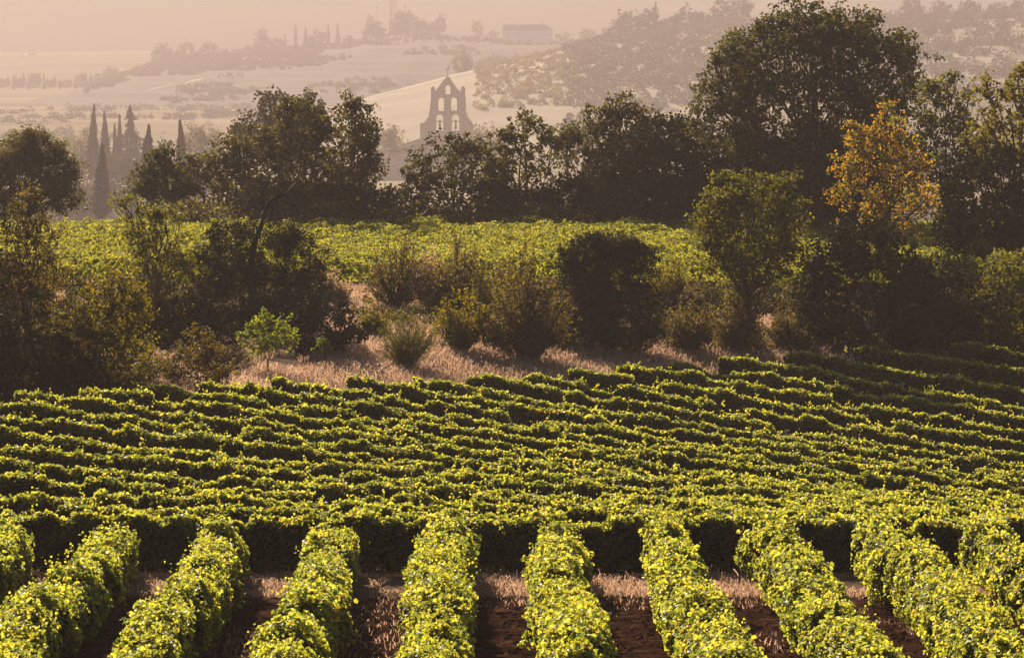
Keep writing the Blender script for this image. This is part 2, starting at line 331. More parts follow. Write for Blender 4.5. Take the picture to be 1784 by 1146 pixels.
# ---------------------------------------------------------------- vines
def vine_row(path, label, group, per_m, leaf, width=.62, height=1.3, mat='vine', tmpl=VINE, seed=0, shoots=1.2, lump=.2, box=3, nd=.12, clus=46, core=300, wn=.2, rj=.10, pv=.085):
    r = np.random.default_rng(seed)
    path = np.asarray(path, float)                       # x, y on the ground
    seg = np.linalg.norm(np.diff(path, axis=0), axis=1); S = np.concatenate([[0], np.cumsum(seg)]); L = S[-1]
    def at(s):
        x = np.interp(s, S, path[:, 0]); y = np.interp(s, S, path[:, 1]); return x, y, zgx(x, y)
    plant = 1.0 + pv * r.normal(size=int(L / 1.05) + 4); wid = 1.0 + .11 * r.normal(size=len(plant))
    weak = r.random(len(plant)) < .05; plant[weak] *= .78
    def prof(s):
        q = np.stack([s / .45, 0 * s + seed * 7.3], -1); q2 = np.stack([s / 2.6, 0 * s + seed * 3.1], -1)
        u = s / 1.05; k = np.minimum(u.astype(int), len(plant) - 2); f = u - k; m = np.clip((f - .32) / .36, 0, 1); m = m * m * (3 - 2 * m)
        ph = plant[k] * (1 - m) + plant[k + 1] * m; pw = wid[k] * (1 - m) + wid[k + 1] * m
        hh = height * (ph + lump * .6 * vnoise(q, 11) + .5 * lump * vnoise(q2, 12) - .05 * (1 - np.abs(2 * m - 1)))
        ww = width * (pw + wn * vnoise(q + 31, 13) + .8 * wn * vnoise(q2 + 17, 14))
        e = np.clip(np.minimum(s, L - s) / .5 + .25, 0, 1) ** .5
        return hh * (0.75 + .25 * e), np.maximum(ww, .3 * width) * e
    n = int(L * per_m)
    nc = max(6, int(L * clus)); cid = r.integers(0, nc, n); loose = r.random(n) < .25   # leaves sit in tufts along the shoots
    cs = r.random(nc) * L; cth = r.random(nc) * np.pi * 1.5 - np.pi * .25
    s = np.clip(np.where(loose, r.random(n) * L, cs[cid] + .075 * r.normal(size=n)), 0, L)
    h, w = prof(s)
    th = np.where(loose, r.random(n) * np.pi * 1.5 - np.pi * .25, cth[cid] + .13 * r.normal(size=n))
    rad = 1 - np.abs(r.normal(size=n)) * .18 + np.where(loose, 0, (rj * r.normal(size=nc))[cid])
    ct, st = np.cos(th), np.sin(th)
    k = 1 / np.maximum(np.abs(ct) ** box + np.abs(st) ** box, 1e-6) ** (1 / box)
    zc = .52 * h
    lx, ly, lz = at(s)
    e = .4; ax, ay, az = at(np.minimum(s + e, L)); bx, by, bz = at(np.maximum(s - e, 0))
    tdir = unit(np.stack([ax - bx, ay - by], -1)); side = np.stack([tdir[:, 1], -tdir[:, 0]], -1)
    off = w * ct * k * rad; up = np.maximum(zc + .48 * h * st * k * rad, .08)
    P = np.stack([lx + side[:, 0] * off, ly + side[:, 1] * off, lz + up], -1)
    nd = nd * np.stack([vnoise(P * 3.2, 21), vnoise(P * 3.2, 22), vnoise(P * 3.2, 23)], -1)
    P = P + nd
    N = np.stack([side[:, 0] * ct, side[:, 1] * ct, np.maximum(st, -.2) + .35], -1) + .75 * r.normal(size=(n, 3))
    tone = np.clip(.42 + .28 * r.normal(size=n) + .12 * vnoise(P * .9, 31), 0, 1)
    sz = leaf * (.55 + .9 * r.random(n) ** 1.3)
    b = Bag(); b.add(*leaves(P, N, sz, tmpl, tone, r=r))
    # oversized dark leaves added inside the row to block sun and darken its faces
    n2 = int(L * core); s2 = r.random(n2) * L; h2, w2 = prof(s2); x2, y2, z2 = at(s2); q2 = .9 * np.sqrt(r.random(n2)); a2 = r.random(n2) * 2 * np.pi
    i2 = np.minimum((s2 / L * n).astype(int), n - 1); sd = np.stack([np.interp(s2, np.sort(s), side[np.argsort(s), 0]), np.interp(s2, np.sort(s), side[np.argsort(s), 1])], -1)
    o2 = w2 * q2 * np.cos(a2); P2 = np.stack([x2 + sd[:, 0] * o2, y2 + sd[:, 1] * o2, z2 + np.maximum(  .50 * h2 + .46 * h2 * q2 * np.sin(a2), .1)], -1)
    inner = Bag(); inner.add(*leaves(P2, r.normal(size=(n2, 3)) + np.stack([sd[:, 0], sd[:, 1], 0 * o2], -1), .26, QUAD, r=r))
    # shoots that stick out of the top and sides
    m = int(L * shoots)
    if m:
        ss = r.random(m) * L; hh, ww = prof(ss); x, y, z = at(ss)
        jj = np.searchsorted(np.sort(s), ss).clip(0, n - 1)
        base = np.stack([x + r.normal(size=m) * .18, y + r.normal(size=m) * .18, z + hh * .93], -1)
        d = unit(np.stack([r.normal(size=m) * .6, r.normal(size=m) * .6, .5 + .6 * r.random(m)], -1))
        ln = .10 + .5 * r.random(m) ** 2; kk = 7
        t = np.linspace(.1, 1, kk)
        PP = (base[:, None] + d[:, None] * (ln[:, None] * t)[..., None]).reshape(-1, 3) + .04 * r.normal(size=(m * kk, 3))
        PP[:, 2] -= (np.repeat(ln, kk) * np.tile(t, m) ** 2 * .25)
        b.add(*leaves(PP, r.normal(size=(m * kk, 3)) + np.array([0, 0, .5]), leaf * np.tile(1.0 - .45 * t, m), tmpl, np.clip(.6 + .2 * r.normal(size=m * kk), 0, 1), r=r))
    root = empty("vine_row", (path[len(path) // 2][0], path[len(path) // 2][1], zgx(*path[len(path) // 2])), label, "vine row", group)
    link("foliage", b.mesh("foliage", [M[mat]]), root); (link("inner_sun_block", inner.mesh("inner_sun_block", [M['sun_block']]), root) if core else None)
    return root

ORD = ["first", "second", "third", "fourth", "fifth", "sixth", "seventh", "eighth", "ninth", "tenth", "eleventh", "twelfth", "thirteenth", "fourteenth", "fifteenth", "sixteenth", "seventeenth", "eighteenth", "nineteenth", "twentieth", "21st", "22nd", "23rd", "24th", "25th", "26th"]
def near_rows():
    vx = (840 - CX) / F
    for k in range(-6, 8):
        px = 775 + 190 * k
        x92 = X(px, 92.0)
        y0 = 66
        path = [(x92 - vx * (92 - y) + .10 * math.sin(y * .35 + k), y) for y in np.arange(y0, 93.2, 1.)]
        if k < 0: lab = f"sunlit vine row towards the headland, {ORD[-k - 1]} from the tower-line row towards the cypress side"
        elif k == 0: lab = "sunlit vine row running straight away from viewer in line with the bell tower"
        else: lab = f"sunlit vine row running to the grassy headland, {ORD[k - 1]} beyond the tower-line row towards the big oak"
        lab = " ".join(lab.split()[:16])
        vine_row(path, lab, "vine rows running away from the viewer", 1400, .086, .49, 1.27, seed=100 + k, shoots=11, clus=75, lump=.16)
near_rows()
# rows across the slope, up to the diagonal upper edge of the field
def cross_rows():
    short = 0
    for i in range(26):
        Dc = 94.7 + 3.7 * i; ang = math.tan(math.radians(15)) * min(1, i / 6)
        x = np.linspace(-30, 32, 400); D = Dc - ang * x + .10 * np.sin(x * .11 + i)
        px = CX + x / D * F; y = YH + (EYE - zgx(x, D)) / D * F
        ed = np.interp(px, [-250, 0, 300, 400, 650, 900, 1200, 1500, 1800, 2050], [772, 750, 728, 724, 722, 708, 678, 654, 642, 638])
        ok = (y > ed) & (px > -160) & (px < 1940)
        if ok.sum() < 12: continue
        x, D, px = x[ok], D[ok], px[ok]
        if i == 0: lab = "lowest cross-slope vine row, tall shaded face just behind the grassy headland"
        elif px[0] < -120: lab = f"full-width vine row across the slope, {ORD[i]} above the grassy headland"
        else:
            lab = f"shorter vine row ending at the dry grass strip, {ORD[short]} counting uphill"; short += 1
        vine_row(np.stack([x, D], -1), lab, "vine rows lying across the slope", 900 if i < 3 else 900, .098, .25, 1.38, seed=200 + i, shoots=5, lump=.08, box=8, nd=.05, core=420, wn=.09, rj=.05, pv=.045)
cross_rows()
def plateau():
    b = Bag(); r = np.random.default_rng(55)
    ds = np.concatenate([[196.6, 199.2], np.arange(206.5, 236, 2.4)])
    for i, D in enumerate(ds[2:]):
        x0, x1 = X(-120, D), X(1900, D); L = x1 - x0; n = int(L * 330)
        s = r.random(n) * L; q = np.stack([s / .9, 0 * s + i * 5.7], -1)
        h = 1.25 * (1 + .22 * vnoise(q, 3) + .09 * vnoise(q / 3, 4)); w = .62 * (1 + .3 * vnoise(q + 9, 5))
        th = r.random(n) * np.pi * 1.4 - np.pi * .2; ct, st = np.cos(th), np.sin(th); k = 1 / (np.abs(ct) ** 3 + np.abs(st) ** 3) ** (1 / 3)
        rad = 1 - np.abs(r.normal(size=n)) * .2
        y = D + w * ct * k * rad
        P = np.stack([x0 + s, y, zg(y) + .5 * h + .5 * h * st * k * rad], -1)
        P = P + .2 * np.stack([vnoise(P * 2.2, 21), vnoise(P * 2.2, 22), vnoise(P * 2.2, 23)], -1)
        N = np.stack([0 * ct, ct, np.maximum(st, -.2) + .4], -1) + .8 * r.normal(size=(n, 3))
        b.add(*leaves(P, N, .14 * (.7 + .6 * r.random(n)), QUAD, np.clip(.45 + .3 * r.normal(size=n) + .2 * vnoise(P * .5, 9), 0, 1), r=r))
    o = link("vine_canopy", b.mesh("vine_canopy", [M['vine_far']])); tag(o, "bright green mass of vine foliage on the far terrace below the tree line", "vines"); o["kind"] = "stuff"
    for i, D in enumerate(ds[:2]):
        vine_row([(X(px, D), D + .3 * math.sin(px * .02)) for px in np.linspace(-80, 1860, 80)], ["front vine row on the far terrace directly above the dry grass bank", "second vine row on the far terrace, behind its front row"][i],
                 "front vine rows of the far terrace", 330, .13, .42, 1.25, 'vine_far', seed=300 + i, core=0, shoots=4)
plateau()

# ---------------------------------------------------------------- trees and bushes
def sub(a, b_, n, bend, r):
    t = np.linspace(0, 1, n)[:, None]; p = a + (b_ - a) * t
    w = r.normal(size=3) * bend * np.linalg.norm(b_ - a); p = p + np.sin(t * np.pi) * w
    p[1:-1] += r.normal(size=(n - 2, 3)) * bend * .25 * np.linalg.norm(b_ - a)
    return p
G1 = "trees of the line behind the far terrace"
def tree(name, label, cat, D, base, lobes, mat, leaf=.22, cover=2.6, rc=.42, tr=.22, group=None, depth=.9, seed=None, twigs=7, shell=.62, tmpl=QUAD, jut=.14, boughs=2.6, up=.35):
    """base: (px, py or None for the ground); lobes: (px, py, rx, ry[, dy]) in photo pixels at distance D"""
    if isinstance(D, tuple): D = D_of(base[0], D[1])
    if 255 < D < 290: D = 236 + (D - 262) * .8
    elif D == 228: D = 224
    cover = cover * (1.45 if group == G1 else 1.2)
    seed = seed if seed is not None else (abs(hash(label)) if False else sum(ord(c) * (i + 1) for i, c in enumerate(label))) % 100000
    r = np.random.default_rng(seed)
    sc = D / F
    bz = float(zgx(X(base[0], D), D)) if base[1] is None else float(Z(base[1], D))
    B = np.array([float(X(base[0], D)), D, bz])
    root = empty(name, B, label, cat, group)
    Lc = []; Lr = []
    for lo in lobes:
        px, py, rx, ry = lo[:4]; dy = lo[4] if len(lo) > 4 else r.normal() * .25 * rx * sc
        Lc.append([float(X(px, D)), D + dy, float(Z(py, D))]); Lr.append([rx * sc, max(rx, ry) * .5 * (1 + depth) * sc * depth, ry * sc])
    Lc = np.array(Lc); Lr = np.array(Lr)
    bag = Bag(); wood = Bag(); tips = []
    for c, R in zip(Lc, Lr):
        area = np.pi * R[0] * R[2]; la = (leaf ** 2) * (.42 if tmpl is QUAD else .17 if tmpl is THIN else .7)
        n = int(cover * area / la)
        per = max(14, int(.55 * np.pi * rc * rc / la)); nc = max(4, n // per)
        d = unit(r.normal(size=(nc, 3))); f = (shell + (1 - shell) * r.random(nc)) * (1 + jut * vnoise(d * 2.2 + seed % 97, 5)) + .06 * r.normal(size=nc)
        cc = c + d * R * f[:, None]
        if boughs:                                          # most clumps gather on separate boughs
            nb = max(5, int(boughs * (R[0] * R[2]) ** .5 / rc * 1.5)); bd = unit(r.normal(size=(nb, 3)) + np.array([0, 0, .25])); bf = .62 + .48 * r.random(nb)
            bid = r.integers(0, nb, nc); onb = r.random(nc) < .72
            bc = c + bd[bid] * R * bf[bid][:, None] + r.normal(size=(nc, 3)) * np.minimum(R * .22, 1.5 * rc) * np.array([1, 1, .7])
            cc = np.where(onb[:, None], bc, cc); d = np.where(onb[:, None], unit((bc - c) / R), d)
        out = r.random(nc) < .07
        if out.any():
            od = unit(r.normal(size=(nc, 3)) + np.array([0, 0, .8])); oc = c + od * R * (1.02 + .30 * r.random(nc)[:, None] ** 1.5); cc = np.where(out[:, None], oc, cc); d = np.where(out[:, None], od, d)
        ins = np.zeros(nc)                                  # clumps deep inside other lobes are thinned
        for c2, R2 in zip(Lc, Lr):
            if c2 is c or np.allclose(c2, c): continue
            ins = np.maximum(ins, ((((cc - c2) / R2) ** 2).sum(1) < .35).astype(float))
        keep = (r.random(nc) > ins * .3) & (cc[:, 2] > bz + .15); cc = cc[keep]; d = d[keep]
        if len(cc) == 0: continue
        rr = rc * (.5 + .8 * r.random(len(cc))) * np.where(out[keep], .7, 1)
        pp = np.repeat(cc, per, 0) + np.repeat(rr, per)[:, None] * np.clip(r.normal(size=(len(cc) * per, 3)), -1.9, 1.9) * np.array([.62, .62, .5])
        N = np.repeat(d, per, 0) * .5 + np.array([0, 0, up]) + .8 * r.normal(size=pp.shape)
        tone = np.clip(.4 + np.repeat(.14 * r.normal(size=len(cc)), per) + .2 * r.normal(size=len(pp)), 0, 1)
        bag.add(*leaves(pp, N, leaf * (.65 + .7 * r.random(len(pp))), tmpl, tone, r=r))
        pick = cc[r.permutation(len(cc))[:twigs]]; tips.append((c, R, pick))
    # trunk, limbs and twigs
    top = Lc[:, 2].max(); fork_h = bz + max(.3, (min(Lc[:, 2].min(), bz + (top - bz) * .5) - bz) * .55)
    mean = (Lc * (Lr[:, :1] ** 2)).sum(0) / (Lr[:, 0] ** 2).sum()
    fork = np.array([B[0] * .7 + mean[0] * .3, D, fork_h])
    B0 = B - np.array([0, 0, .3])
    tp = sub(B0, fork, 6, .05, r); wood.add(*tube(tp, np.linspace(tr * 1.25, tr * .85, 6), 7))
    for c, R, pick in tips:
        a = tp[-2 if r.random() < .4 else -1]
        lr = tr * min(.55, .22 + .45 * R[0] / max(Lr[:, 0].max(), .1) * .6)
        lp = sub(a, c, 7, .055, r); wood.add(*tube(lp, np.linspace(lr, lr * .35, 7), 6))
        for q in pick:
            k = r.integers(3, 7); w = sub(lp[k], q, 5, .10, r); wood.add(*tube(w, np.linspace(lr * .36, .012 + lr * .08, 5), 5))
    link("trunk", wood.mesh("trunk", [M['bark']], smooth=True), root)
    link("crown", bag.mesh("crown", [M[mat]]), root)
    return root
def spray(name, label, cat, D, base, w, h, mat, n=90, leaf=.10, per=26, tr=.03, group=None, seed=1, curl=.25, tmpl=THIN, fan=1.0, leafstart=.25, main=0, bare=None):
    """a bush of many thin stems fanning out of one stool; w, h in photo pixels"""
    if isinstance(D, tuple): D = D_of(base[0], D[1])
    r = np.random.default_rng(seed); sc = D / F
    B = np.array([float(X(base[0], D)), D, float(zgx(X(base[0], D), D)) if base[1] is None else float(Z(base[1], D))])
    root = empty(name, B, label, cat, group); W = w * sc / 2; H = h * sc
    wood = Bag(); bag = Bag(); P = []; N = []; ax = []
    for i in range(n):
        a = r.random() * 2 * np.pi; q = math.sqrt(r.random()) * fan
        hh = H * (1 - .45 * q * q) * (.38 + .68 * r.random() ** .8) * (1 + .28 * math.sin(a * 2 + seed))
        tip = B + np.array([W * q * math.cos(a), W * q * math.sin(a), hh])
        t = np.linspace(0, 1, 7)[:, None]
        st = B + np.array([W * .12 * q * math.cos(a), W * .12 * q * math.sin(a), -.1])
        p = st + (tip - st) * t; p[:, 2] += (np.sin(t[:, 0] * np.pi) * curl * H * .18 * q)
        p[1:] += r.normal(size=(6, 3)) * .02 * H
        rad = tr * (1.6 if i < main else .6 + .5 * r.random())
        wood.add(*tube(p, np.linspace(rad, rad * .2, 7), 4))
        for b2 in range(3):                                 # side twigs
            k = r.integers(2, 6); q2 = p[k] + (p[-1] - p[k]) * .5 + r.normal(size=3) * np.array([.10, .10, .06]) * H
            w2 = np.linspace(0, 1, 4)[:, None] * (q2 - p[k]) + p[k]; wood.add(*tube(w2, np.linspace(rad * .4, rad * .12, 4), 3))
            kk = per // 4; u = r.random(kk); P.append(w2[0] + (w2[-1] - w2[0]) * u[:, None]); ax.append(np.repeat((w2[-1] - w2[0])[None], kk, 0))
        u = leafstart + (1 - leafstart) * r.random(per); jj = u * 6; k0 = np.minimum(jj.astype(int), 5)
        P.append(p[k0] + (p[k0 + 1] - p[k0]) * (jj - k0)[:, None]); ax.append(np.repeat((tip - st)[None], per, 0))
    P = np.concatenate(P); ax = unit(np.concatenate(ax)); P = P + r.normal(size=P.shape) * leaf * .5
    tone = np.clip(.45 + .25 * r.normal(size=len(P)), 0, 1)
    bag.add(*leaves(P, r.normal(size=P.shape) + np.array([0, 0, .3]), leaf * (.6 + .8 * r.random(len(P))), tmpl, tone, axis=ax, r=r))
    link("stem", wood.mesh("stem", [M['bark']]), root); link("crown", bag.mesh("crown", [M[mat]]), root)
    return root
def spindle(name, label, cat, D, px, top, base, wpx, mat='far', leaf=.5, kind='cypress', n=2200, group=None, seed=1, zbase=None):
    """cypress (slim flame) or conifer (tiered cone)"""
    r = np.random.default_rng(seed); sc = D / F
    B = np.array([float(X(px, D)), D, float(Z(base, D))]); H = (base - top) * sc; W = wpx * sc / 2
    root = empty(name, B, label, cat, group)
    t = r.random(n) ** (.8 if kind == 'cypress' else 1.1)
    if kind == 'cypress': rad = W * np.clip(np.minimum((t / .12) ** .5, ((1 - t) / .72) ** .85), 0, 1)
    else:
        tier = (t * 9) % 1.0; rad = W * (1 - t) ** .8 * (1.05 - .6 * tier) * (.8 + .4 * vnoise(np.stack([np.floor(t * 9) + seed, 0 * t], -1), 3))
    a = r.random(n) * 2 * np.pi; rr = rad * (.55 + .5 * r.random(n)) * (1 + .42 * vnoise(np.stack([np.cos(a) * 1.5, np.sin(a) * 1.5, t * 9 + seed], -1), 2))
    lean = .03 * H * math.sin(seed * 2.7)
    P = B + np.stack([rr * np.cos(a) + lean * t ** 2, rr * np.sin(a), .04 * H + t * H * .96], -1)
    ax = np.stack([np.cos(a) * .3, np.sin(a) * .3, 0 * a + (1. if kind == 'cypress' else -.2)], -1)
    N = np.stack([np.cos(a), np.sin(a), 0 * a + .2], -1) + .5 * r.normal(size=(n, 3))
    bag = Bag(); bag.add(*leaves(P, N, leaf * (.6 + .8 * r.random(n)) * (1.15 - .5 * t), QUAD, axis=ax, r=r))
    tp = np.array([B - [0, 0, .5], B + [lean * .25, 0, H * .5], B + [lean * .96, 0, H * .98]]); v, q = tube(tp, [H * .022, H * .014, .03], 6); w = Bag(); w.add(v, q)
    link("trunk", w.mesh("trunk", [M['bark']]), root); link("crown", bag.mesh("crown", [M[mat]]), root)
    return root

G1 = "trees of the line behind the far terrace"
T = lambda *a, **k: tree(*a, **k)
T("broadleaf_tree", "dense olive-brown tree with ragged spiky top standing before the slim cypresses", "tree", 278, (50, None),
  [(45, 310, 75, 68), (95, 310, 40, 55), (55, 262, 33, 36), (18, 285, 38, 42), (100, 280, 13, 24), (58, 238, 10, 14), (112, 340, 24, 35), (0, 330, 50, 50), (60, 350, 70, 32)], 'dark', .24, 2.8, .40, .25, G1, tmpl=THIN)
T("broadleaf_tree", "low rounded dark tree with a leafy sprig on top, between cypress and tall clump", "tree", 276, (305, None),
  [(302, 330, 58, 52), (275, 305, 32, 34), (338, 308, 30, 30), (288, 262, 16, 16), (270, 275, 14, 12), (300, 350, 62, 35)], 'darkgreen', .22, 2.8, .38, .2, G1)
T("broadleaf_tree", "distant rounded hazy tree peeping over the tall clump near the bell tower", "tree", 430, (490, 330),
  [(490, 188, 40, 28), (540, 192, 38, 28), (435, 235, 32, 32), (480, 230, 60, 40), (520, 260, 60, 50)], 'far', .38, 3, .6, .3, G1)
T("broadleaf_tree", "dark spreading tree with pale twig tips, first of the tall clump beyond the dead snag", "tree", 274, (420, None),
  [(410, 310, 52, 60), (430, 262, 36, 36), (448, 232, 18, 20), (378, 292, 18, 26), (415, 345, 60, 38)], 'dark', .22, 2.5, .36, .22, G1)
T("broadleaf_tree", "tallest dark tree of the clump, many-peaked crown above the green terrace", "tree", 270, (520, None),
  [(520, 300, 78, 78), (525, 222, 46, 42), (503, 190, 20, 20), (545, 185, 22, 20), (470, 245, 28, 28), (565, 230, 25, 30), (520, 345, 90, 38)], 'dark', .22, 2.5, .36, .28, G1)
T("broadleaf_tree", "tall loose-crowned tree with drooping side sprays just beside the bell tower", "tree", 268, (618, None),
  [(615, 280, 44, 70), (612, 215, 28, 32), (613, 178, 18, 18), (645, 190, 12, 11), (651, 214, 10, 9), (648, 250, 13, 15), (640, 310, 30, 50), (590, 330, 50, 50), (663, 345, 26, 30)], 'dark', .21, 2.1, .33, .22, G1)
T("broadleaf_tree", "open-branched tree directly in front of the church tower", "tree", 270, (795, None),
  [(790, 290, 56, 42), (740, 300, 38, 38), (828, 285, 42, 38), (790, 255, 28, 20), (722, 335, 32, 36), (850, 330, 45, 40), (780, 345, 60, 34)], 'darkgreen', .21, 1.7, .32, .22, G1)
T("broadleaf_tree", "airy tree with visible forked limbs just beyond the church tower", "tree", 272, (905, None),
  [(915, 245, 52, 38), (880, 255, 34, 28), (962, 252, 36, 34), (918, 212, 26, 16), (905, 310, 58, 46), (860, 300, 25, 30), (930, 350, 50, 30)], 'dark', .21, 1.6, .32, .24, G1)
T("broadleaf_tree", "narrow tree wedged between two wider trees of the tree line", "tree", 274, (1000, None),
  [(1000, 290, 36, 62), (988, 245, 18, 22), (1010, 340, 40, 40)], 'darkgreen', .21, 2.2, .33, .18, G1)
T("broadleaf_tree", "tree with high twin-lobed crown and one lone sprig aside", "tree", 272, (1085, None),
  [(1090, 228, 52, 42), (1085, 184, 28, 20), (1060, 205, 22, 18), (1130, 214, 28, 24), (1020, 190, 8, 9), (1024, 210, 6, 12), (1050, 252, 36, 36), (1080, 300, 60, 60)], 'dark', .21, 2.3, .33, .24, G1)
T("evergreen_tree", "very dense dark round tree below the big oak, smooth outline", "tree", 266, (1150, None),
  [(1150, 305, 116, 78), (1205, 292, 66, 74), (1100, 325, 78, 56), (1235, 335, 52, 46), (1165, 242, 56, 30), (1180, 345, 110, 40)], 'evergreen', .22, 3.6, .34, .3, G1, shell=.75, boughs=2.2)
T("evergreen_bush", "low dense dark bush at the foot of the tree line on the terrace edge", "bush", 267, (1010, None),
  [(1000, 348, 66, 36), (950, 360, 40, 24), (1060, 352, 40, 32)], 'evergreen', .2, 3.4, .3, .12, G1, shell=.75, boughs=2.2)
for i_, (px_, py_, w_, h_, lab_) in enumerate([(180, 362, 0, 0, ""), (690, 356, 40, 26, "low dark bush under the gap that shows the church nave"), (590, 352, 60, 34, "dark bush at the foot of the loose-crowned tree"),
        (860, 352, 50, 34, "dark bush between the two open-branched trees"), (1350, 345, 90, 46, "dark thicket at the foot of the huge oak"), (1470, 350, 70, 44, "dark thicket between huge oak and autumn tree"), (470, 350, 60, 34, "dark bush below the clump's spreading tree")]):
    if w_: T("evergreen_bush", lab_, "bush", 266.5, (px_, None), [(px_, py_, w_, h_), (px_ - w_ * .6, py_ + 8, w_ * .5, h_ * .7), (px_ + w_ * .6, py_ + 6, w_ * .5, h_ * .7)], 'evergreen', .2, 3.2, .3, .1, "dark bushes at the foot of the tree line", shell=.75, boughs=2.2)
T("oak_tree", "huge dark oak towering over everything, crown pierced by small sky gaps", "tree", 262, (1430, None),
  [(1420, 130, 118, 92), (1335, 115, 74, 64), (1495, 120, 94, 80), (1400, 48, 62, 42), (1465, 50, 58, 40), (1342, 52, 26, 28), (1272, 130, 44, 44), (1245, 110, 18, 20), (1555, 105, 50, 44), (1590, 165, 28, 36),
   (1232, 175, 34, 32), (1260, 215, 60, 60), (1420, 220, 160, 84), (1400, 305, 165, 75), (1550, 220, 64, 64), (1310, 300, 60, 70), (1530, 310, 80, 70)], 'darkgreen', .22, 2.2, .38, .5, G1, twigs=9)
T("evergreen_tree", "dense dark dome of foliage hiding the foot of the huge oak", "tree", 259, (1420, None),
  [(1385, 300, 95, 62), (1470, 312, 80, 62), (1330, 338, 62, 46), (1430, 255, 70, 36), (1440, 350, 110, 34)], 'evergreen', .22, 3.4, .36, .25, G1, shell=.75, boughs=2.2)
T("broadleaf_tree", "olive-yellow tree rising behind the orange autumn tree", "tree", 228, (1655, None),
  [(1650, 195, 50, 55), (1632, 150, 22, 18), (1668, 142, 18, 16), (1690, 168, 12, 12), (1660, 275, 64, 75), (1620, 330, 45, 48), (1690, 330, 45, 60)], 'olive', .2, 2.0, .33, .22)
T("broadleaf_tree", "large yellow-green tree cut off by the picture edge beyond the orange tree", "tree", 214, (1770, None),
  [(1760, 195, 55, 62), (1772, 142, 34, 22), (1720, 215, 30, 34), (1800, 250, 70, 70), (1705, 265, 34, 45), (1815, 160, 50, 50), (1740, 300, 50, 50)], 'gold', .19, 1.9, .30, .26)
T("evergreen_tree", "black-green evergreen mass beneath the yellow-green edge tree", "tree", 208, (1735, None),
  [(1735, 345, 95, 85), (1720, 430, 90, 85), (1800, 400, 80, 90), (1660, 400, 35, 60), (1700, 500, 90, 60)], 'evergreen', .19, 3.2, .28, .25, shell=.75, boughs=2.2)
T("autumn_tree", "orange-gold autumn tree glowing in front of the big oak", "tree", 205, (1535, None),
  [(1530, 295, 64, 54), (1548, 228, 34, 34), (1495, 252, 30, 26), (1475, 312, 30, 26), (1585, 302, 42, 44), (1550, 362, 74, 36), (1490, 222, 16, 13), (1465, 340, 24, 18), (1612, 350, 26, 28), (1570, 250, 26, 26), (1545, 190, 18, 12)], 'orange', .15, 1.6, .27, .24, twigs=10)
T("broadleaf_tree", "olive-green spreading tree in the dry grass with forked trunk, below the big oak", "tree", ("row", 605), (1305, None),
  [(1305, 400, 85, 60), (1310, 362, 70, 46), (1268, 342, 40, 34), (1360, 346, 38, 36), (1256, 312, 15, 12), (1382, 315, 18, 15), (1312, 322, 36, 22), (1228, 385, 30, 25), (1372, 402, 36, 36), (1290, 432, 74, 40), (1250, 440, 36, 36), (1340, 445, 50, 36), (1300, 490, 60, 36)], 'olive', .14, 2.3, .25, .15, twigs=9)
T("evergreen_bush", "big domed blackish bush at the field edge under the orange tree", "bush", ("row", 612), (1510, None),
  [(1510, 485, 104, 76), (1505, 428, 62, 42), (1442, 505, 50, 78), (1582, 525, 56, 76), (1510, 555, 118, 52)], 'evergreen', .15, 3.4, .24, .15, shell=.78, boughs=2.2)
T("dry_shrub", "reddish-brown twiggy shrub glinting before the domed blackish bush", "shrub", ("row", 615), (1520, None),
  [(1522, 442, 30, 18), (1495, 458, 26, 14), (1550, 455, 22, 14)], 'brown', .10, 1.0, .2, .05)
T("evergreen_bush", "dark scrubby bush filling the gap beside the domed blackish bush", "bush", ("row", 608), (1665, None),
  [(1660, 525, 46, 72), (1700, 565, 60, 46), (1640, 570, 46, 40)], 'evergreen', .15, 3.2, .24, .12, shell=.75, boughs=2.2)
T("broadleaf_bush", "deep green broad-leaved bush at the picture edge, in shade", "bush", ("row", 612), (1760, None),
  [(1755, 482, 40, 52), (1790, 500, 44, 70), (1765, 560, 60, 46)], 'olive', .15, 2.6, .24, .1)
T("evergreen_bush", "large rounded dark bush standing alone in the middle of the dry grass", "bush", ("row", 612), (1055, None),
  [(1055, 482, 82, 66), (1030, 445, 50, 36), (1092, 452, 46, 36), (1080, 545, 70, 60), (1012, 520, 36, 58), (1055, 420, 36, 20), (1025, 588, 56, 30), (1092, 592, 50, 26), (1058, 570, 80, 40)], 'evergreen', .14, 3.4, .22, .15, shell=.75, boughs=2.2, tmpl=THIN)
T("evergreen_bush", "small olive bush huddled at the foot of the large rounded dark bush", "bush", ("row", 618), (1117, None),
  [(1115, 592, 28, 22), (1100, 600, 18, 16)], 'dark', .13, 2.6, .18, .05)
T("broadleaf_tree", "upright feathery brown-green tree rising from the shady undergrowth", "tree", ("row", 640), (48, None),
  [(50, 365, 28, 44), (55, 332, 15, 20), (46, 430, 50, 54), (40, 520, 58, 64), (98, 470, 24, 44), (15, 470, 36, 56), (80, 540, 50, 50)], 'brown', .12, 1.7, .23, .12, twigs=9)
T("evergreen_tree", "dark narrow evergreen at the picture edge behind the feathery brown-green tree", "tree", ("row", 620), (0, None),
  [(-5, 440, 30, 66), (-10, 520, 40, 70)], 'evergreen', .14, 3, .22, .12, shell=.75, boughs=2.2)
T("broadleaf_tree", "gold-olive bushy tree beside the vines with dark lower half", "tree", ("row", 690), (185, None),
  [(190, 560, 66, 62), (208, 502, 44, 36), (150, 545, 44, 44), (240, 545, 32, 34), (170, 620, 62, 46), (215, 610, 48, 44)], 'gold', .13, 1.9, .23, .11, twigs=9)
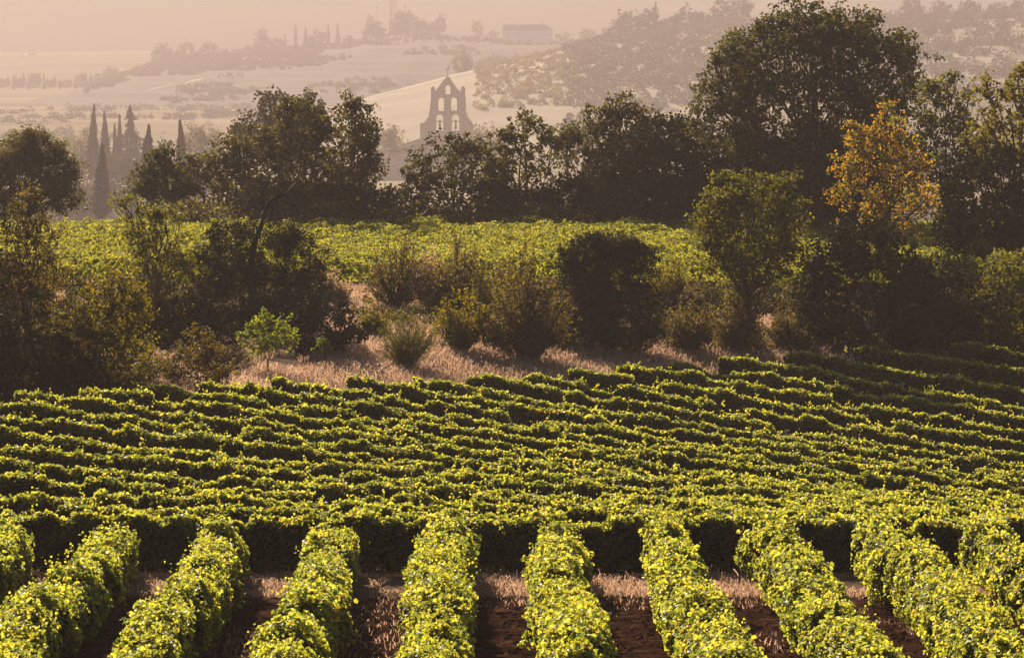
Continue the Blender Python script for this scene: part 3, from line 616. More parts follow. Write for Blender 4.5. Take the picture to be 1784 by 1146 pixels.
T("broadleaf_tree", "slender leaning tree with one arching sprig, before the green terrace", "tree", ("row", 560), (275, None),
  [(265, 445, 50, 52), (262, 390, 36, 26), (213, 347, 24, 13), (240, 360, 18, 12), (290, 370, 26, 16), (300, 475, 34, 44), (240, 430, 30, 34), (318, 440, 20, 34)], 'olive', .15, 1.6, .25, .12, twigs=9)
T("wild_olive_bush", "wide wispy grey-olive bush growing around the dead snag", "bush", ("row", 568), (455, None),
  [(450, 435, 76, 50), (392, 442, 44, 46), (520, 458, 48, 54), (450, 502, 105, 46), (365, 492, 44, 46), (545, 500, 30, 40)], 'evergreen', .13, 2.7, .24, .12, tmpl=THIN, twigs=10)
T("evergreen_bush", "low black thicket beneath the wispy grey-olive bush", "bush", ("row", 582), (400, None),
  [(325, 545, 56, 26), (390, 552, 50, 24), (460, 545, 60, 28), (520, 540, 46, 28)], 'evergreen', .14, 3.2, .2, .08, shell=.75, boughs=2.2)
T("evergreen_bush", "rounded dark bush right behind the bright green sapling", "bush", ("row", 618), (572, None),
  [(570, 570, 56, 42), (600, 582, 36, 32), (538, 582, 32, 36)], 'evergreen', .13, 3.3, .2, .08, shell=.75, boughs=2.2)
T("sapling", "bright green sapling with thin trunk standing in the pale grass", "tree", ("row", 652), (467, None),
  [(467, 582, 38, 28), (440, 592, 24, 22), (495, 587, 24, 24), (467, 556, 22, 16), (490, 560, 14, 12), (455, 610, 24, 14)], 'bright', .11, 1.7, .17, .035, twigs=9)
T("young_shrub", "tiny yellow-green shrub alone in the pale grass", "shrub", ("row", 634), (566, None),
  [(565, 606, 14, 13), (560, 595, 7, 6), (573, 612, 9, 9)], 'bright', .10, 1.8, .13, .02)
T("dry_shrub", "brown-gold shrub at the vine edge between gold-olive tree and sapling", "shrub", ("row", 674), (345, None),
  [(350, 612, 40, 32), (310, 642, 40, 26), (375, 637, 30, 32), (345, 586, 22, 15), (340, 655, 60, 26)], 'brown', .11, 2.2, .19, .06, twigs=9)
T("evergreen_bush", "black undergrowth thicket in the shady corner above the vines", "bush", ("row", 692), (60, None),
  [(60, 625, 80, 52), (15, 610, 46, 70), (118, 645, 52, 42), (-20, 640, 40, 50)], 'evergreen', .14, 3.2, .22, .1, shell=.75, boughs=2.2)
spray("broom_bush", "olive broom bush of upright fanning stems in the pale grass", "bush", ("row", 640), (708, None), 118, 112, 'olive', 130, .09, 34, .014, seed=3, leafstart=.2)
spray("twiggy_shrub", "brown twiggy shrub with tall dark bare stems beside the rounded dark bush", "shrub", ("row", 628), (915, None), 185, 172, 'brown', 150, .12, 34, .026, seed=4, main=8, tmpl=QUAD)
spray("twiggy_shrub", "nearly bare reddish shrub above the pale grass bank, closest to the twiggy brown one", "shrub", ("row", 546), (795, None), 150, 128, 'brown', 120, .12, 24, .028, seed=5, main=7, tmpl=QUAD)
spray("twiggy_shrub", "bare forked shrub on the bank behind the broom bush", "shrub", ("row", 536), (690, None), 135, 122, 'brown', 90, .12, 18, .032, seed=6, main=7, tmpl=QUAD)
spray("seed_bush", "pale fluffy seed-headed bush standing between two bare shrubs", "bush", ("row", 532), (742, None), 66, 96, 'pale', 100, .12, 30, .012, seed=7, tmpl=QUAD)
spray("seed_bush", "golden dry bush catching the light between broom and twiggy shrub", "bush", ("row", 614), (803, None), 110, 104, 'gold', 130, .11, 26, .012, seed=8, tmpl=QUAD)
spray("twiggy_shrub", "low brown thorny shrub in the grass next to the rounded dark bush's far side", "shrub", ("row", 614), (1205, None), 96, 96, 'brown', 90, .11, 24, .02, seed=9, tmpl=QUAD)
spray("twiggy_shrub", "tall brown undergrowth shrub below the olive-green spreading tree", "shrub", ("row", 614), (1285, None), 100, 118, 'brown', 100, .11, 24, .02, seed=10, tmpl=QUAD)
spray("twiggy_shrub", "thin brown scrub at the foot of the domed blackish bush", "shrub", ("row", 604), (1365, None), 80, 84, 'brown', 60, .10, 18, .018, seed=11, tmpl=QUAD)
spray("seed_bush", "pale dry seed bush on the bank above the rounded bush behind the sapling", "bush", ("row", 530), (575, None), 80, 60, 'pale', 80, .12, 22, .012, seed=12, tmpl=QUAD)
spray("twiggy_shrub", "feathery brown scrub in front of the slender leaning tree", "shrub", ("row", 575), (250, None), 130, 120, 'brown', 90, .11, 22, .018, seed=13, tmpl=QUAD)

spray("twiggy_shrub", "loose gold-brown shrub on the bank next to the tall bare-stemmed shrub", "shrub", ("row", 566), (855, None), 120, 100, 'gold', 100, .11, 24, .018, seed=21, tmpl=QUAD)
spray("twiggy_shrub", "russet shrub pressed against the rounded dark bush on its near side", "shrub", ("row", 596), (965, None), 100, 105, 'brown', 100, .11, 26, .018, seed=22, tmpl=QUAD)
spray("twiggy_shrub", "low straw-brown shrub in the grass beside the broom bush", "shrub", ("row", 590), (650, None), 70, 62, 'gold', 70, .10, 20, .012, seed=23, tmpl=QUAD)
spray("twiggy_shrub", "small brown shrub on the bank below the front terrace vine row", "shrub", ("row", 528), (875, None), 90, 66, 'brown', 80, .11, 22, .014, seed=24, tmpl=QUAD)
spray("twiggy_shrub", "yellowish shrub on the bank behind the large rounded dark bush", "shrub", ("row", 540), (1165, None), 90, 80, 'gold', 90, .11, 24, .014, seed=25, tmpl=QUAD)
spray("seed_bush", "low pale seed bush between the two lowest twiggy shrubs", "bush", ("row", 606), (862, None), 56, 50, 'pale', 60, .10, 18, .010, seed=26, tmpl=QUAD)

def snag():
    D = D_of(437, 568); B = np.array([float(X(437, D)), D, float(zgx(X(437, D), D))])
    root = empty("dead_tree", B, "dead black snag with a crooked bare arm sticking out of the wispy bush", "tree")
    r = np.random.default_rng(5)
    def P(*pts): return np.array([[float(X(a, D)), D + .3 * math.sin(i * 1.7), float(Z(b, D))] for i, (a, b) in enumerate(pts)])
    t = Bag(); t.add(*tube(np.vstack([B - [0, 0, .2], P((440, 500), (437, 460), (443, 425), (455, 395), (460, 370), (458, 352))]), [.19, .17, .15, .13, .11, .09, .07], 8))
    link("trunk", t.mesh("trunk", [M['deadwood']], True), root)
    for pts, r0 in ((((458, 375), (468, 352), (484, 343), (500, 337), (513, 322), (518, 318)), .10), (((457, 356), (452, 340), (462, 330), (459, 318)), .05), (((456, 392), (470, 380), (476, 362), (472, 350)), .06),
                    (((441, 430), (430, 405), (418, 395)), .05), (((484, 343), (490, 350), (502, 349)), .03), (((497, 338), (494, 324), (497, 316)), .025)):
        p = P(*pts); b = Bag(); b.add(*tube(p, np.linspace(r0, r0 * .3, len(p)), 6)); link("branch", b.mesh("branch", [M['deadwood']], True), root)
snag()

# ---------------------------------------------------------------- hazy trees between the terrace and the church
G2 = "hazy cypresses in the valley"
for i, (px, top, base, w, D, lab) in enumerate([
        (161, 182, 300, 20, 1417, "tallest slim cypress in the hazy row beyond the spiky-topped tree"),
        (184, 195, 310, 19, 1431, "slim hazy cypress, second in the row next to the tallest"),
        (177, 252, 385, 31, 900, "darker cypress standing in front of the hazy cypress row"),
        (208, 200, 310, 12, 1471, "thinnest hazy cypress beside the ragged conifer"),
        (201, 216, 310, 11, 1471, "short thin hazy cypress tucked beside the thinnest one"),
        (256, 218, 345, 29, 1000, "dark hazy cypress by itself between conifer and rounded dark tree"),
        (317, 210, 330, 21, 1000, "cypress tip rising behind the low rounded dark tree")]):
    spindle("cypress_tree", lab, "tree", D, px, top, base, w, 'far', .95, 'cypress', 2600, G2, 40 + i)
spindle("conifer_tree", "ragged hazy conifer with uneven tiers behind the cypress row", "tree", 1485, 228, 184, 300, 84, 'far', 1.1, 'conifer', 2200, None, 51)
spindle("conifer_tree", "short dark conical tree below the lone dark cypress", "tree", 1120, 232, 280, 385, 52, 'far', .9, 'conifer', 2200, None, 52)
G3 = "hazy broadleaf trees in the valley"
for i, (px, py, w, h, D, m, lab) in enumerate([
        (140, 330, 36, 50, 1282, 'far', "hazy round tree behind the spiky-topped dark tree"),
        (200, 320, 42, 50, 1296, 'far', "hazy tree at the feet of the cypress row"),
        (222, 275, 26, 30, 1498, 'far', "paler hazy tree right under the ragged conifer"),
        (152, 262, 30, 30, 1593, 'farpale', "pale misty tree beside the tallest cypress"),
        (285, 290, 34, 40, 1296, 'far', "hazy tree behind the lone dark cypress"),
        (352, 240, 34, 22, 1620, 'farpale', "soft round misty tree in front of the valley fields"),
        (345, 290, 40, 50, 1323, 'far', "hazy tree between rounded dark tree and tall clump"),
        (60, 260, 80, 26, 1620, 'farpale', "broad misty tree behind the spiky-topped tree"),
        (845, 250, 34, 30, 1795, 'farpale', "pale misty tree beside the church wall"),
        (680, 238, 24, 18, 1809, 'farpale', "pale misty tree above the nave roof"),
        (1005, 225, 30, 26, 1809, 'far', "misty tree seen over the narrow wedged tree"),
        (1290, 90, 34, 40, 330, 'olive', "pale olive crown showing behind the oak's thin side")]):
    base = py + h * (2.2 if D > 400 else 6)
    tree("broadleaf_tree", lab, "tree", D, (px, base), [(px, py, w, h), (px - w * .4, py + h * .4, w * .7, h * .8), (px + w * .4, py + h * .5, w * .7, h * .7), (px, py + h * .9, w, h * .8)], m, .8 if D > 400 else .25, 2.2, 1.3 if D > 400 else .4, .3, G3 if D > 400 else None, seed=60 + i, twigs=3)

# ---------------------------------------------------------------- church
def prism(bag, pts, y0, y1):
    """closed solid: convex polygon pts (x,z) extruded in y - quads only, via fan"""
    n = len(pts); V = np.array([(x, y0, z) for x, z in pts] + [(x, y1, z) for x, z in pts], float)
    return V, n
def solid(name, polys, mat, parent=None, extra=None):
    """polys: list of ([(x,z)...], y0, y1) ; each extruded along y"""
    me = bpy.data.meshes.new(name); V = []; Fc = []
    for pts, y0, y1 in polys:
        o = len(V); n = len(pts)
        V += [(x, y0, z) for x, z in pts] + [(x, y1, z) for x, z in pts]
        Fc.append([o + i for i in range(n)]); Fc.append([o + n + i for i in range(n)][::-1])
        Fc += [[o + (i + 1) % n, o + i, o + n + i, o + n + (i + 1) % n] for i in range(n)]
    me.from_pydata(V, [], Fc); me.materials.append(mat); me.update()
    import bmesh
    bm = bmesh.new(); bm.from_mesh(me); bmesh.ops.recalc_face_normals(bm, faces=bm.faces); bm.to_mesh(me); bm.free()
    return link(name, me, parent)
def church():
    D = 2000.; s = D / F
    x = lambda px: float(X(px, D)); z = lambda py: float(Z(py, D))
    base_z = float(zg(D)) - 1
    root = empty("church", (x(778), D, base_z), "hazy stone church with a pierced bell gable above the trees", "church")
    # outline of the gable wall in photo pixels, built as masonry columns of quads around five arched openings
    ys = []
    out_l = [(778, 134), (770, 144), (764, 152), (757.5, 160), (751.0, 160.1), (750.5, 175), (748, 195), (747, 203), (739, 214), (733, 215), (732, 216), (732, 300)]
    out_r = [(782, 134), (789, 144), (797, 156), (803, 160), (810, 160.1), (811.5, 175), (812, 195), (814, 203), (822, 213), (825, 219), (825, 219.1), (825, 300)]
    yl = np.array([p[1] for p in out_l]); xl = np.array([p[0] for p in out_l]); yr = np.array([p[1] for p in out_r]); xr = np.array([p[0] for p in out_r])
    openings = [(780.4, 148.8, 164.5, 4.2), (768.6, 171, 193.5, 4.7), (791.2, 170.5, 193, 5.1), (766.2, 200, 228, 6.2), (793.8, 200, 228, 6.3)]   # centre, top, bottom, half-width
    N = 170; rows = np.linspace(134, 262, N)
    def jit(py, k): return .45 * math.sin(py * 1.9 + k * 2.1) + .3 * math.sin(py * 3.7 + k)
    polys = []
    y0, y1 = D - 1.3, D + 1.3
    for a, b in zip(rows[:-1], rows[1:]):
        m = (a + b) / 2
        L_ = float(np.interp(m, yl, xl)) + .35 * jit(m, 0); R_ = float(np.interp(m, yr, xr)) + .35 * jit(m, 5)
        cuts = []
        for k, (c, t, bt, hw) in enumerate(openings):
            if t < m < bt:
                q = min(1, max(0, (m - t) / hw)); w = hw * math.sqrt(max(0, 1 - (1 - q) ** 2)) * (1 + .05 * jit(m, k))
                cuts.append((c - w, c + w))
        cuts.sort(); e = L_
        for c0, c1 in cuts + [(R_, None)]:
            if c0 - e > .2: polys.append(([(x(e), z(b)), (x(c0), z(b)), (x(c0), z(a)), (x(e), z(a))], y0, y1))
            e = c1
    polys.append(([(x(732), base_z), (x(825), base_z), (x(825), z(262)), (x(732), z(262))], y0, y1))
    g = solid("bell_gable", polys, M['stone'], root)
    # ledges
    for (px0, px1, py) in ((756, 808, 168.3), (761, 803, 194.2), (746, 816, 197.5)):
        solid("string_course", [([(x(px0), z(py + .9)), (x(px1), z(py + .9)), (x(px1), z(py - .3)), (x(px0), z(py - .3))], y0 - .22, y1 + .22)], M['stone'], g)
    for c in (754.2, 806.8):                                  # pinnacles: waisted stone with domed cap
        pr = [(c - 3.4, 166), (c + 3.4, 166), (c + 3.0, 160), (c + 3.9, 157.5), (c + 3.9, 155.5), (c + 2.8, 152.5), (c + 1.2, 150.8), (c - .8, 150.8), (c - 2.6, 152.5), (c - 3.8, 155.5), (c - 3.8, 157.5), (c - 3.0, 160)]
        solid("pinnacle", [([(x(a), z(b)) for a, b in pr], D - .55, D + .55)], M['stone'], root)
    for c in (766.2, 793.8):                                  # bells on wooden yokes
        pts = np.array([[0, 0, 0]]); prof = [(0.0, 213.2), (1.1, 213.4), (1.7, 215), (1.9, 218), (2.2, 221), (2.9, 223.6), (3.3, 225), (0, 225)]
        a = np.linspace(0, 2 * np.pi, 14, endpoint=False); V = []; 
        for rr, py in prof: V += [(x(c) + rr * s * math.cos(t), D + rr * s * math.sin(t), z(py)) for t in a]
        V = np.array(V); k = len(a); i = np.arange(len(prof) - 1)[:, None] * k; j = np.arange(k)[None]
        q = np.stack([i + j, i + (j + 1) % k, i + k + (j + 1) % k, i + k + j], -1).reshape(-1, 4)
        bell = link("bell", mesh_np("bell", V, [q], mats=[M['bronze']], smooth=True), root)
        solid("yoke", [([(x(c - 6.2), z(212.6)), (x(c + 6.2), z(212.6)), (x(c + 6.2), z(211.2)), (x(c - 6.2), z(211.2))], D - .12, D + .12),
                       ([(x(c - 2.6), z(213.4)), (x(c + 2.6), z(213.4)), (x(c + 2.0), z(209.5)), (x(c - 2.0), z(209.5))], D - .3, D + .3)], M['iron'], bell)
        solid("clapper", [([(x(c - .7), z(228)), (x(c + .7), z(228)), (x(c + .5), z(224.6)), (x(c - .5), z(224.6))], D - .1, D + .1)], M['iron'], bell)
    # weathercock
    rod = Bag(); rod.add(*tube(np.array([(x(780), D, z(135.5)), (x(780), D, z(122.6))]), [.16, .10], 6))
    w = link("weathercock", rod.mesh("weathercock", [M['iron']]), root)
    cock = [(776.6, 118.8), (777.6, 118.2), (778.2, 119.6), (779.4, 120.6), (780.8, 120.2), (781.4, 118.4), (781.0, 116.2), (780.6, 112.6), (781.3, 113.8), (782.2, 116.0), (783.0, 118.4), (782.6, 121.0), (781.2, 122.8), (779.2, 122.8), (777.8, 121.6)]
    cock = [(776.2, 119.6), (777.0, 118.4), (777.9, 118.6), (778.6, 120.2), (780.3, 120.4), (781.4, 118.8), (780.9, 116.4), (780.4, 112.4), (781.8, 115.2), (783.1, 118.6), (782.6, 121.0), (781.0, 122.9), (779.2, 122.7), (777.6, 121.4), (777.2, 120.0)]
    solid("cockerel", [([(x(a), z(b)) for a, b in cock], D - .04, D + .04)], M['iron'], w)
    # nave behind and beside the gable: wall plus sloping tiled roof, lower aisle
    solid("nave_wall", [([(x(702), base_z), (x(731.7), base_z), (x(731.7), z(247)), (x(702), z(256))], D + 1.2, D + 22)], M['stone'], root)
    solid("nave_roof", [([(x(699), z(256.2)), (x(704), z(250.5)), (x(718), z(246.5)), (x(731.7), z(241.5)), (x(731.7), z(246.6))], D + 1.0, D + 22.6)], M['tiles'], root)
    solid("aisle_wall", [([(x(640), base_z), (x(731.7), base_z), (x(731.7), z(262)), (x(640), z(266))], D - 8, D + .9)], M['stone'], root)
    solid("aisle_roof", [([(x(636), z(266.2)), (x(655), z(261.0)), (x(690), z(259.8)), (x(731.7), z(256.0)), (x(731.7), z(261.6))], D - 8.6, D + .86)], M['tiles'], root)
church()

# ---------------------------------------------------------------- hilltop: long white house, masts, trees
def house(name, label, D, px0, px1, wall_top, base, ridge, deep, group=None, chim=None, win=(), ragged=False):
    x = lambda p: float(X(p, D)); z = lambda p: float(Z(p, D))
    root = empty(name, (x((px0 + px1) / 2), D, z(base)), label, "house", group)
    solid("wall", [([(x(px0), z(base) - 4), (x(px1), z(base) - 4), (x(px1), z(wall_top)), (x(px0), z(wall_top))], D, D + deep)], M['plaster'], root)
    e = (px1 - px0) * .012; q = (px1 - px0) * .10
    # hipped roof
    b = .18 if True else 0
    V = np.array([(x(px0 - e), D - .5, z(wall_top)), (x(px1 + e), D - .5, z(wall_top)), (x(px1 + e), D + deep + .5, z(wall_top)), (x(px0 - e), D + deep + .5, z(wall_top)),
                  (x(px0 + q * .2), D + deep * .5, z(ridge)), (x(px1 - q * 1.4), D + deep * .5, z(ridge))])
    me = bpy.data.meshes.new("roof"); me.from_pydata([tuple(v + np.array([0, 0, .02])) for v in V], [], [(0, 1, 5, 4), (2, 3, 4, 5), (1, 2, 5), (3, 0, 4), (0, 3, 2, 1)]); me.materials.append(M['tiles']); me.update()
    rf = link("roof", me, root)
    if chim:
        solid("chimney", [([(x(chim - .7), z(wall_top - 4)), (x(chim + .7), z(wall_top - 4)), (x(chim + .7), z(ridge - 4.0)), (x(chim - .7), z(ridge - 4.0))], D + deep * .45, D + deep * .55)], M['tiles'], rf)
    for (a, b_, c, d) in win:
        w = solid("window", [([(x(a), z(d)), (x(b_), z(d)), (x(b_), z(c)), (x(a), z(c))], D - .12, D + .1)], M['glass'], root)
    return root
house("hilltop_house", "long low white house with tiled roof on the hazy hilltop", 4260, 875.5, 963, 53, 69, 43, 22, None, 946.5, ((904, 907, 56, 60.5),))
house("hillside_house", "small pale house on the misty slope behind the weathercock", 3350, 694, 720, 133, 141, 129, 9)
house("hillside_house", "tiny white house on the misty rise beside the big oak", 2130, 1180, 1196, 203, 214, 199, 5)
G5 = "specks of white houses in the valley"
for i, (px, py, w, D) in enumerate([(30, 220, 6, 2500), (40, 221, 5, 2510), (52, 220, 4, 2490), (110, 222, 6, 2480), (172, 219, 5, 2560), (280, 213, 6, 2540), (50, 88, 10, 5200), (33, 92, 8, 5150)]):
    zz = float(zg(D)); pyb = YH + (EYE - zz) / D * F + 1
    house("valley_house", "speck of a white house on the misty valley floor, far away", D, px, px + w, pyb - w * .45, pyb, pyb - w * .75, 5 if D < 3000 else 14, G5)
def mast(name, label, px, base, top, w, D, lattice):
    x = lambda p: float(X(p, D)); z = lambda p: float(Z(p, D)); B = (x(px), D, z(base))
    root = empty(name, B, label, "mast"); h = w * D / F / 2
    if lattice:
        b = Bag(); c = []
        for sx, sy in ((-1, -1), (1, -1), (1, 1), (-1, 1)):
            p = np.array([(B[0] + sx * h * 1.25, D + sy * h * 1.25, B[2]), (B[0] + sx * h * .75, D + sy * h * .75, z(top))]); c.append(p)
            b.add(*tube(p, [.20, .16], 5))
        link("tower_legs", b.mesh("tower_legs", [M['mast']]), root)
        b = Bag(); nb = 14
        for f in range(4):
            p, q = c[f], c[(f + 1) % 4]
            for k in range(nb):
                t0, t1 = k / nb, (k + 1) / nb; a0 = p[0] + (p[1] - p[0]) * t0; a1 = q[0] + (q[1] - q[0]) * t1; a2 = q[0] + (q[1] - q[0]) * t0; a3 = p[0] + (p[1] - p[0]) * t1
                b.add(*tube(np.array([a0, a1]), [.1, .1], 4)); b.add(*tube(np.array([a2, a3]), [.1, .1], 4)); b.add(*tube(np.array([a0, a2]), [.1, .1], 4))
        link("bracing", b.mesh("bracing", [M['mast']]), root)
        for k, py in enumerate((6, 16, 26, -6)):
            b = Bag(); a = k * 2.1; p = np.array([B[0] + h * 1.3 * math.cos(a), D - h * 1.2, z(py)]); b.add(*tube(np.array([p - [0, 0, 1.6], p + [0, 0, 1.6]]), [.45, .45], 6))
            link("antenna_panel", b.mesh("antenna_panel", [M['mast']]), root)
    else:
        b = Bag(); b.add(*tube(np.array([B, (B[0], D, z(top))]), [.22, .12], 6)); link("pole", b.mesh("pole", [M['mast']]), root)
        b = Bag(); p = np.array([B[0] + .2, D, z(12)]); b.add(*tube(np.array([p - [.9, 0, .5], p + [.3, 0, .5]]), [.5, .5], 6)); link("antenna", b.mesh("antenna", [M['mast']]), root)
mast("lattice_mast", "reddish lattice telecom mast rising out of the hilltop trees", 684, 52, -14, 9, 4430, True)
mast("pole_mast", "very thin pole mast next to the lattice mast on the hilltop", 656, 55, -8, 3, 4430, False)

def far_tree(px, top, base, w, D, label, kind='round', mat='far', group="trees on the hazy hill crest", seed=1):
    if kind == 'round':
        h = (base - top); lobes = [(px, top + h * .45, w * .42, h * .45), (px - w * .22, top + h * .55, w * .28, h * .38), (px + w * .22, top + h * .55, w * .28, h * .40), (px, top + h * .8, w * .45, h * .25)]
        return tree("hilltop_tree", label, "tree", D, (px, base + 2), lobes, mat, 1.5, 2.4, 2.0, .5, group, seed=seed, twigs=2, jut=.25)
    return spindle("hilltop_conifer", label, "tree", D, px, top, base + 2, w, mat, 2.0, 'conifer' if kind == 'con' else 'cypress', 420, group, seed)
FT = [(282, 76, 116, 34, 'round', 'far', "bushy hazy tree at the low end of the hilltop tree row"), (325, 72, 106, 26, 'round', 'farpale', "pale feathery tree second along the hilltop row"),
      (364, 74, 104, 32, 'round', 'far', "rounded hazy tree near the low end of the hilltop row"), (305, 88, 110, 30, 'round', 'far', "low hazy bush between two hilltop trees"), (345, 88, 106, 26, 'round', 'far', "low bush beside the rounded hilltop tree"),
      (392, 86, 102, 26, 'round', 'far', "small hazy bush on the descending crest"), (415, 84, 100, 28, 'round', 'far', "small hazy bush next to the pine-like hilltop tree"), (435, 80, 96, 20, 'round', 'far', "dark hazy bush touching the tall hilltop tree"),
      (454, 49, 92, 22, 'round', 'far', "tall irregular hazy tree, highest of its group on the crest"), (470, 70, 92, 22, 'round', 'far', "hazy bush hugging the tall irregular crest tree"), (484, 66, 90, 22, 'round', 'far', "hazy round tree before the row of conifers"),
      (497, 60, 88, 10, 'con', 'far', "slim hazy conifer starting the conifer row"), (515, 44, 88, 19, 'con', 'far', "broad pointed conifer, tallest of the hilltop conifers"), (532, 48, 86, 16, 'con', 'far', "pointed conifer right beside the tallest hilltop conifer"),
      (555, 54, 86, 26, 'round', 'far', "round hazy tree amid the hilltop conifers"), (571, 44, 82, 14, 'con', 'far', "slim pointed conifer after the round tree"), (589, 42, 80, 17, 'con', 'far', "last pointed conifer of the row towards the masts"),
      (540, 66, 86, 22, 'round', 'far', "low hazy bush below the hilltop conifers"), (605, 62, 78, 18, 'round', 'far', "low bush beyond the last conifer"),
      (648, 34, 66, 30, 'round', 'far', "round tree beside the thin pole mast"), (664, 50, 66, 22, 'round', 'far', "low bush between the two masts"), (707, 17, 58, 42, 'round', 'far', "big round tree next to the lattice mast"), (690, 34, 58, 26, 'round', 'far', "bush at the foot of the lattice mast"),
      (733, 36, 58, 30, 'round', 'far', "sloping hedge-like tree after the big round hilltop tree"), (752, 40, 58, 24, 'round', 'far', "low clipped tree before the block-shaped tree"), (767, 27, 56, 19, 'round', 'far', "block-shaped clipped tree on the hilltop"),
      (831, 36, 58, 19, 'round', 'farpale', "pale feathery tree left alone on the bare hilltop"), (858, 50, 62, 16, 'round', 'farpale', "little pale bush beside the long white house"), (980, 58, 68, 24, 'round', 'farpale', "low pale bushes at the end of the white house"),
      (1025, 50, 70, 28, 'round', 'far', "round hazy bush past the white house"), (192, 118, 150, 28, 'round', 'far', "lone round misty tree low on the hill's foot")]
for i, (px, top, base, w, kind, mat, lab) in enumerate(FT):
    far_tree(px, top, base + (4 if i < 19 else 5), w, 4380 if px > 260 else 4390, lab, kind, mat, seed=500 + i)
FT2 = [(1065, 42, 80, 30, 'round', "low wooded clump where the misty spur begins to climb"), (1085, 20, 72, 24, 'round', "square-topped misty tree on the wooded spur"), (1107, 18, 72, 24, 'round', "twin of the square-topped misty tree"),
       (1130, 10, 70, 34, 'round', "large misty tree crowning the wooded spur"), (1141, 4, 66, 9, 'cyp', "slim pointed misty tree poking from the large spur tree"), (1165, 26, 66, 34, 'round', "misty tree after the pointed one"),
       (1195, 14, 62, 38, 'round', "round misty tree close to the big oak"), (1225, 18, 60, 34, 'round', "misty tree half behind the big oak's thin side"), (1258, 2, 56, 40, 'round', "high misty tree right behind the oak's upper edge"),
       (1290, -4, 52, 42, 'round', "misty tree at the upper frame behind the oak"), (1050, 60, 86, 24, 'round', "misty shrub where the bright edge meets the woods"), (805, 90, 134, 34, 'round', "pale sunlit tree behind the church weathercock"), 
       (1590, 0, 40, 40, 'round', "misty tree on the far ridge beyond the oak"), (1640, 6, 40, 40, 'round', "misty tree on the ridge past the oak's far side"), (1690, 0, 40, 44, 'round', "misty ridge tree over the olive-yellow tree"), (1740, 4, 40, 40, 'round', "misty ridge tree over the edge tree"), (1780, 0, 40, 40, 'round', "misty ridge tree at the frame corner")]
for i, (px, top, base, w, kind, lab) in enumerate(FT2):
    far_tree(px, top, base, w, 3090, lab, kind, 'farpale' if px == 805 else 'far', "trees on the misty spur", seed=560 + i)
# misty tree row on the far valley floor (beyond the cypresses)
r_ = np.random.default_rng(77)
for i, px in enumerate(range(-4, 190, 9)):
    D = 4200 + 40 * (i % 3); zb = YH + (EYE - float(zg(D))) / D * F + 3
    kind = ('con', 'round', 'cyp')[(i * 7) % 3]
    far_tree(px, zb - (14 + 16 * r_.random()), zb + 2, (8 if kind != 'round' else 18) + 3 * r_.random(), D, "dim tree in the misty row across the valley floor", kind, 'far', "dim trees of the valley-floor row", seed=600 + i)

def woodland(name, label, h, region, n, D0, D1, mat, size=(2.2, 4.5), seed=3, leaf=1.1, per=60):
    r = np.random.default_rng(seed); P = []; N = []
    px = r.uniform(region[0], region[1], n * 3); D = r.uniform(D0, D1, n * 3); x = X(px, D)
    dens = vnoise(np.stack([x * .015, D * .008], -1), seed); ok = dens > region[2]; x, D = x[ok][:n], D[ok][:n]
    z = h(x, D); bag = Bag()
    rad = r.uniform(size[0], size[1], len(x))
    d = unit(r.normal(size=(len(x) * per, 3))); d[:, 2] = np.abs(d[:, 2]) * 1.1
    pp = np.repeat(np.stack([x, D, z], -1), per, 0) + d * np.repeat(rad, per)[:, None] * (.6 + .45 * r.random(len(d)))[:, None]
    tone = np.clip(.4 + np.repeat(.2 * r.normal(size=len(x)), per) + .15 * r.normal(size=len(pp)), 0, 1)
    bag.add(*leaves(pp, d + .6 * r.normal(size=d.shape), leaf * (.6 + .8 * r.random(len(pp))), QUAD, tone, r=r))
    o = link(name, bag.mesh(name, [M[mat]])); tag(o, label, "woodland"); o["kind"] = "stuff"
woodland("spur_woodland", "misty woodland covering the spur towards the big oak", H2, (985, 1850, -1.), 1300, 2450, 3095, 'far', (3.5, 7), 3, 1.7)
woodland("spur_scrub", "pale scrub dotted over the open misty spur", H2, (830, 1010, -.5), 420, 2500, 3085, 'farpale', (1.6, 4.0), 4, 1.3, 50)
woodland("hill_scrub", "scrub and hedges in bands on the terraced hill", H1, (150, 1050, .12), 900, 3350, 4350, 'far', (2, 4.6), 5, 1.6, 50)
woodland("crest_scrub", "unbroken low scrub along the hill crest", H1, (235, 640, -1.), 420, 4250, 4400, 'far', (2.2, 4.6), 6, 1.6, 50)
woodland("lower_spur_copse", "dim bushes and copses on the lower misty spur behind the church", H2, (985, 1350, -.25), 300, 2280, 2800, 'far', (2.2, 4.8), 14, 1.5)
woodland("crest_woods", "misty wood under the low end of the hill crest", H1, (170, 560, -.25), 620, 3900, 4380, 'far', (2.4, 5.0), 15, 1.7, 50)
woodland("valley_copse", "dim copses scattered over the misty valley floor", lambda x, D: zg(D), (-150, 900, .15), 420, 2350, 3200, 'far', (2.8, 5.8), 8, 1.5)

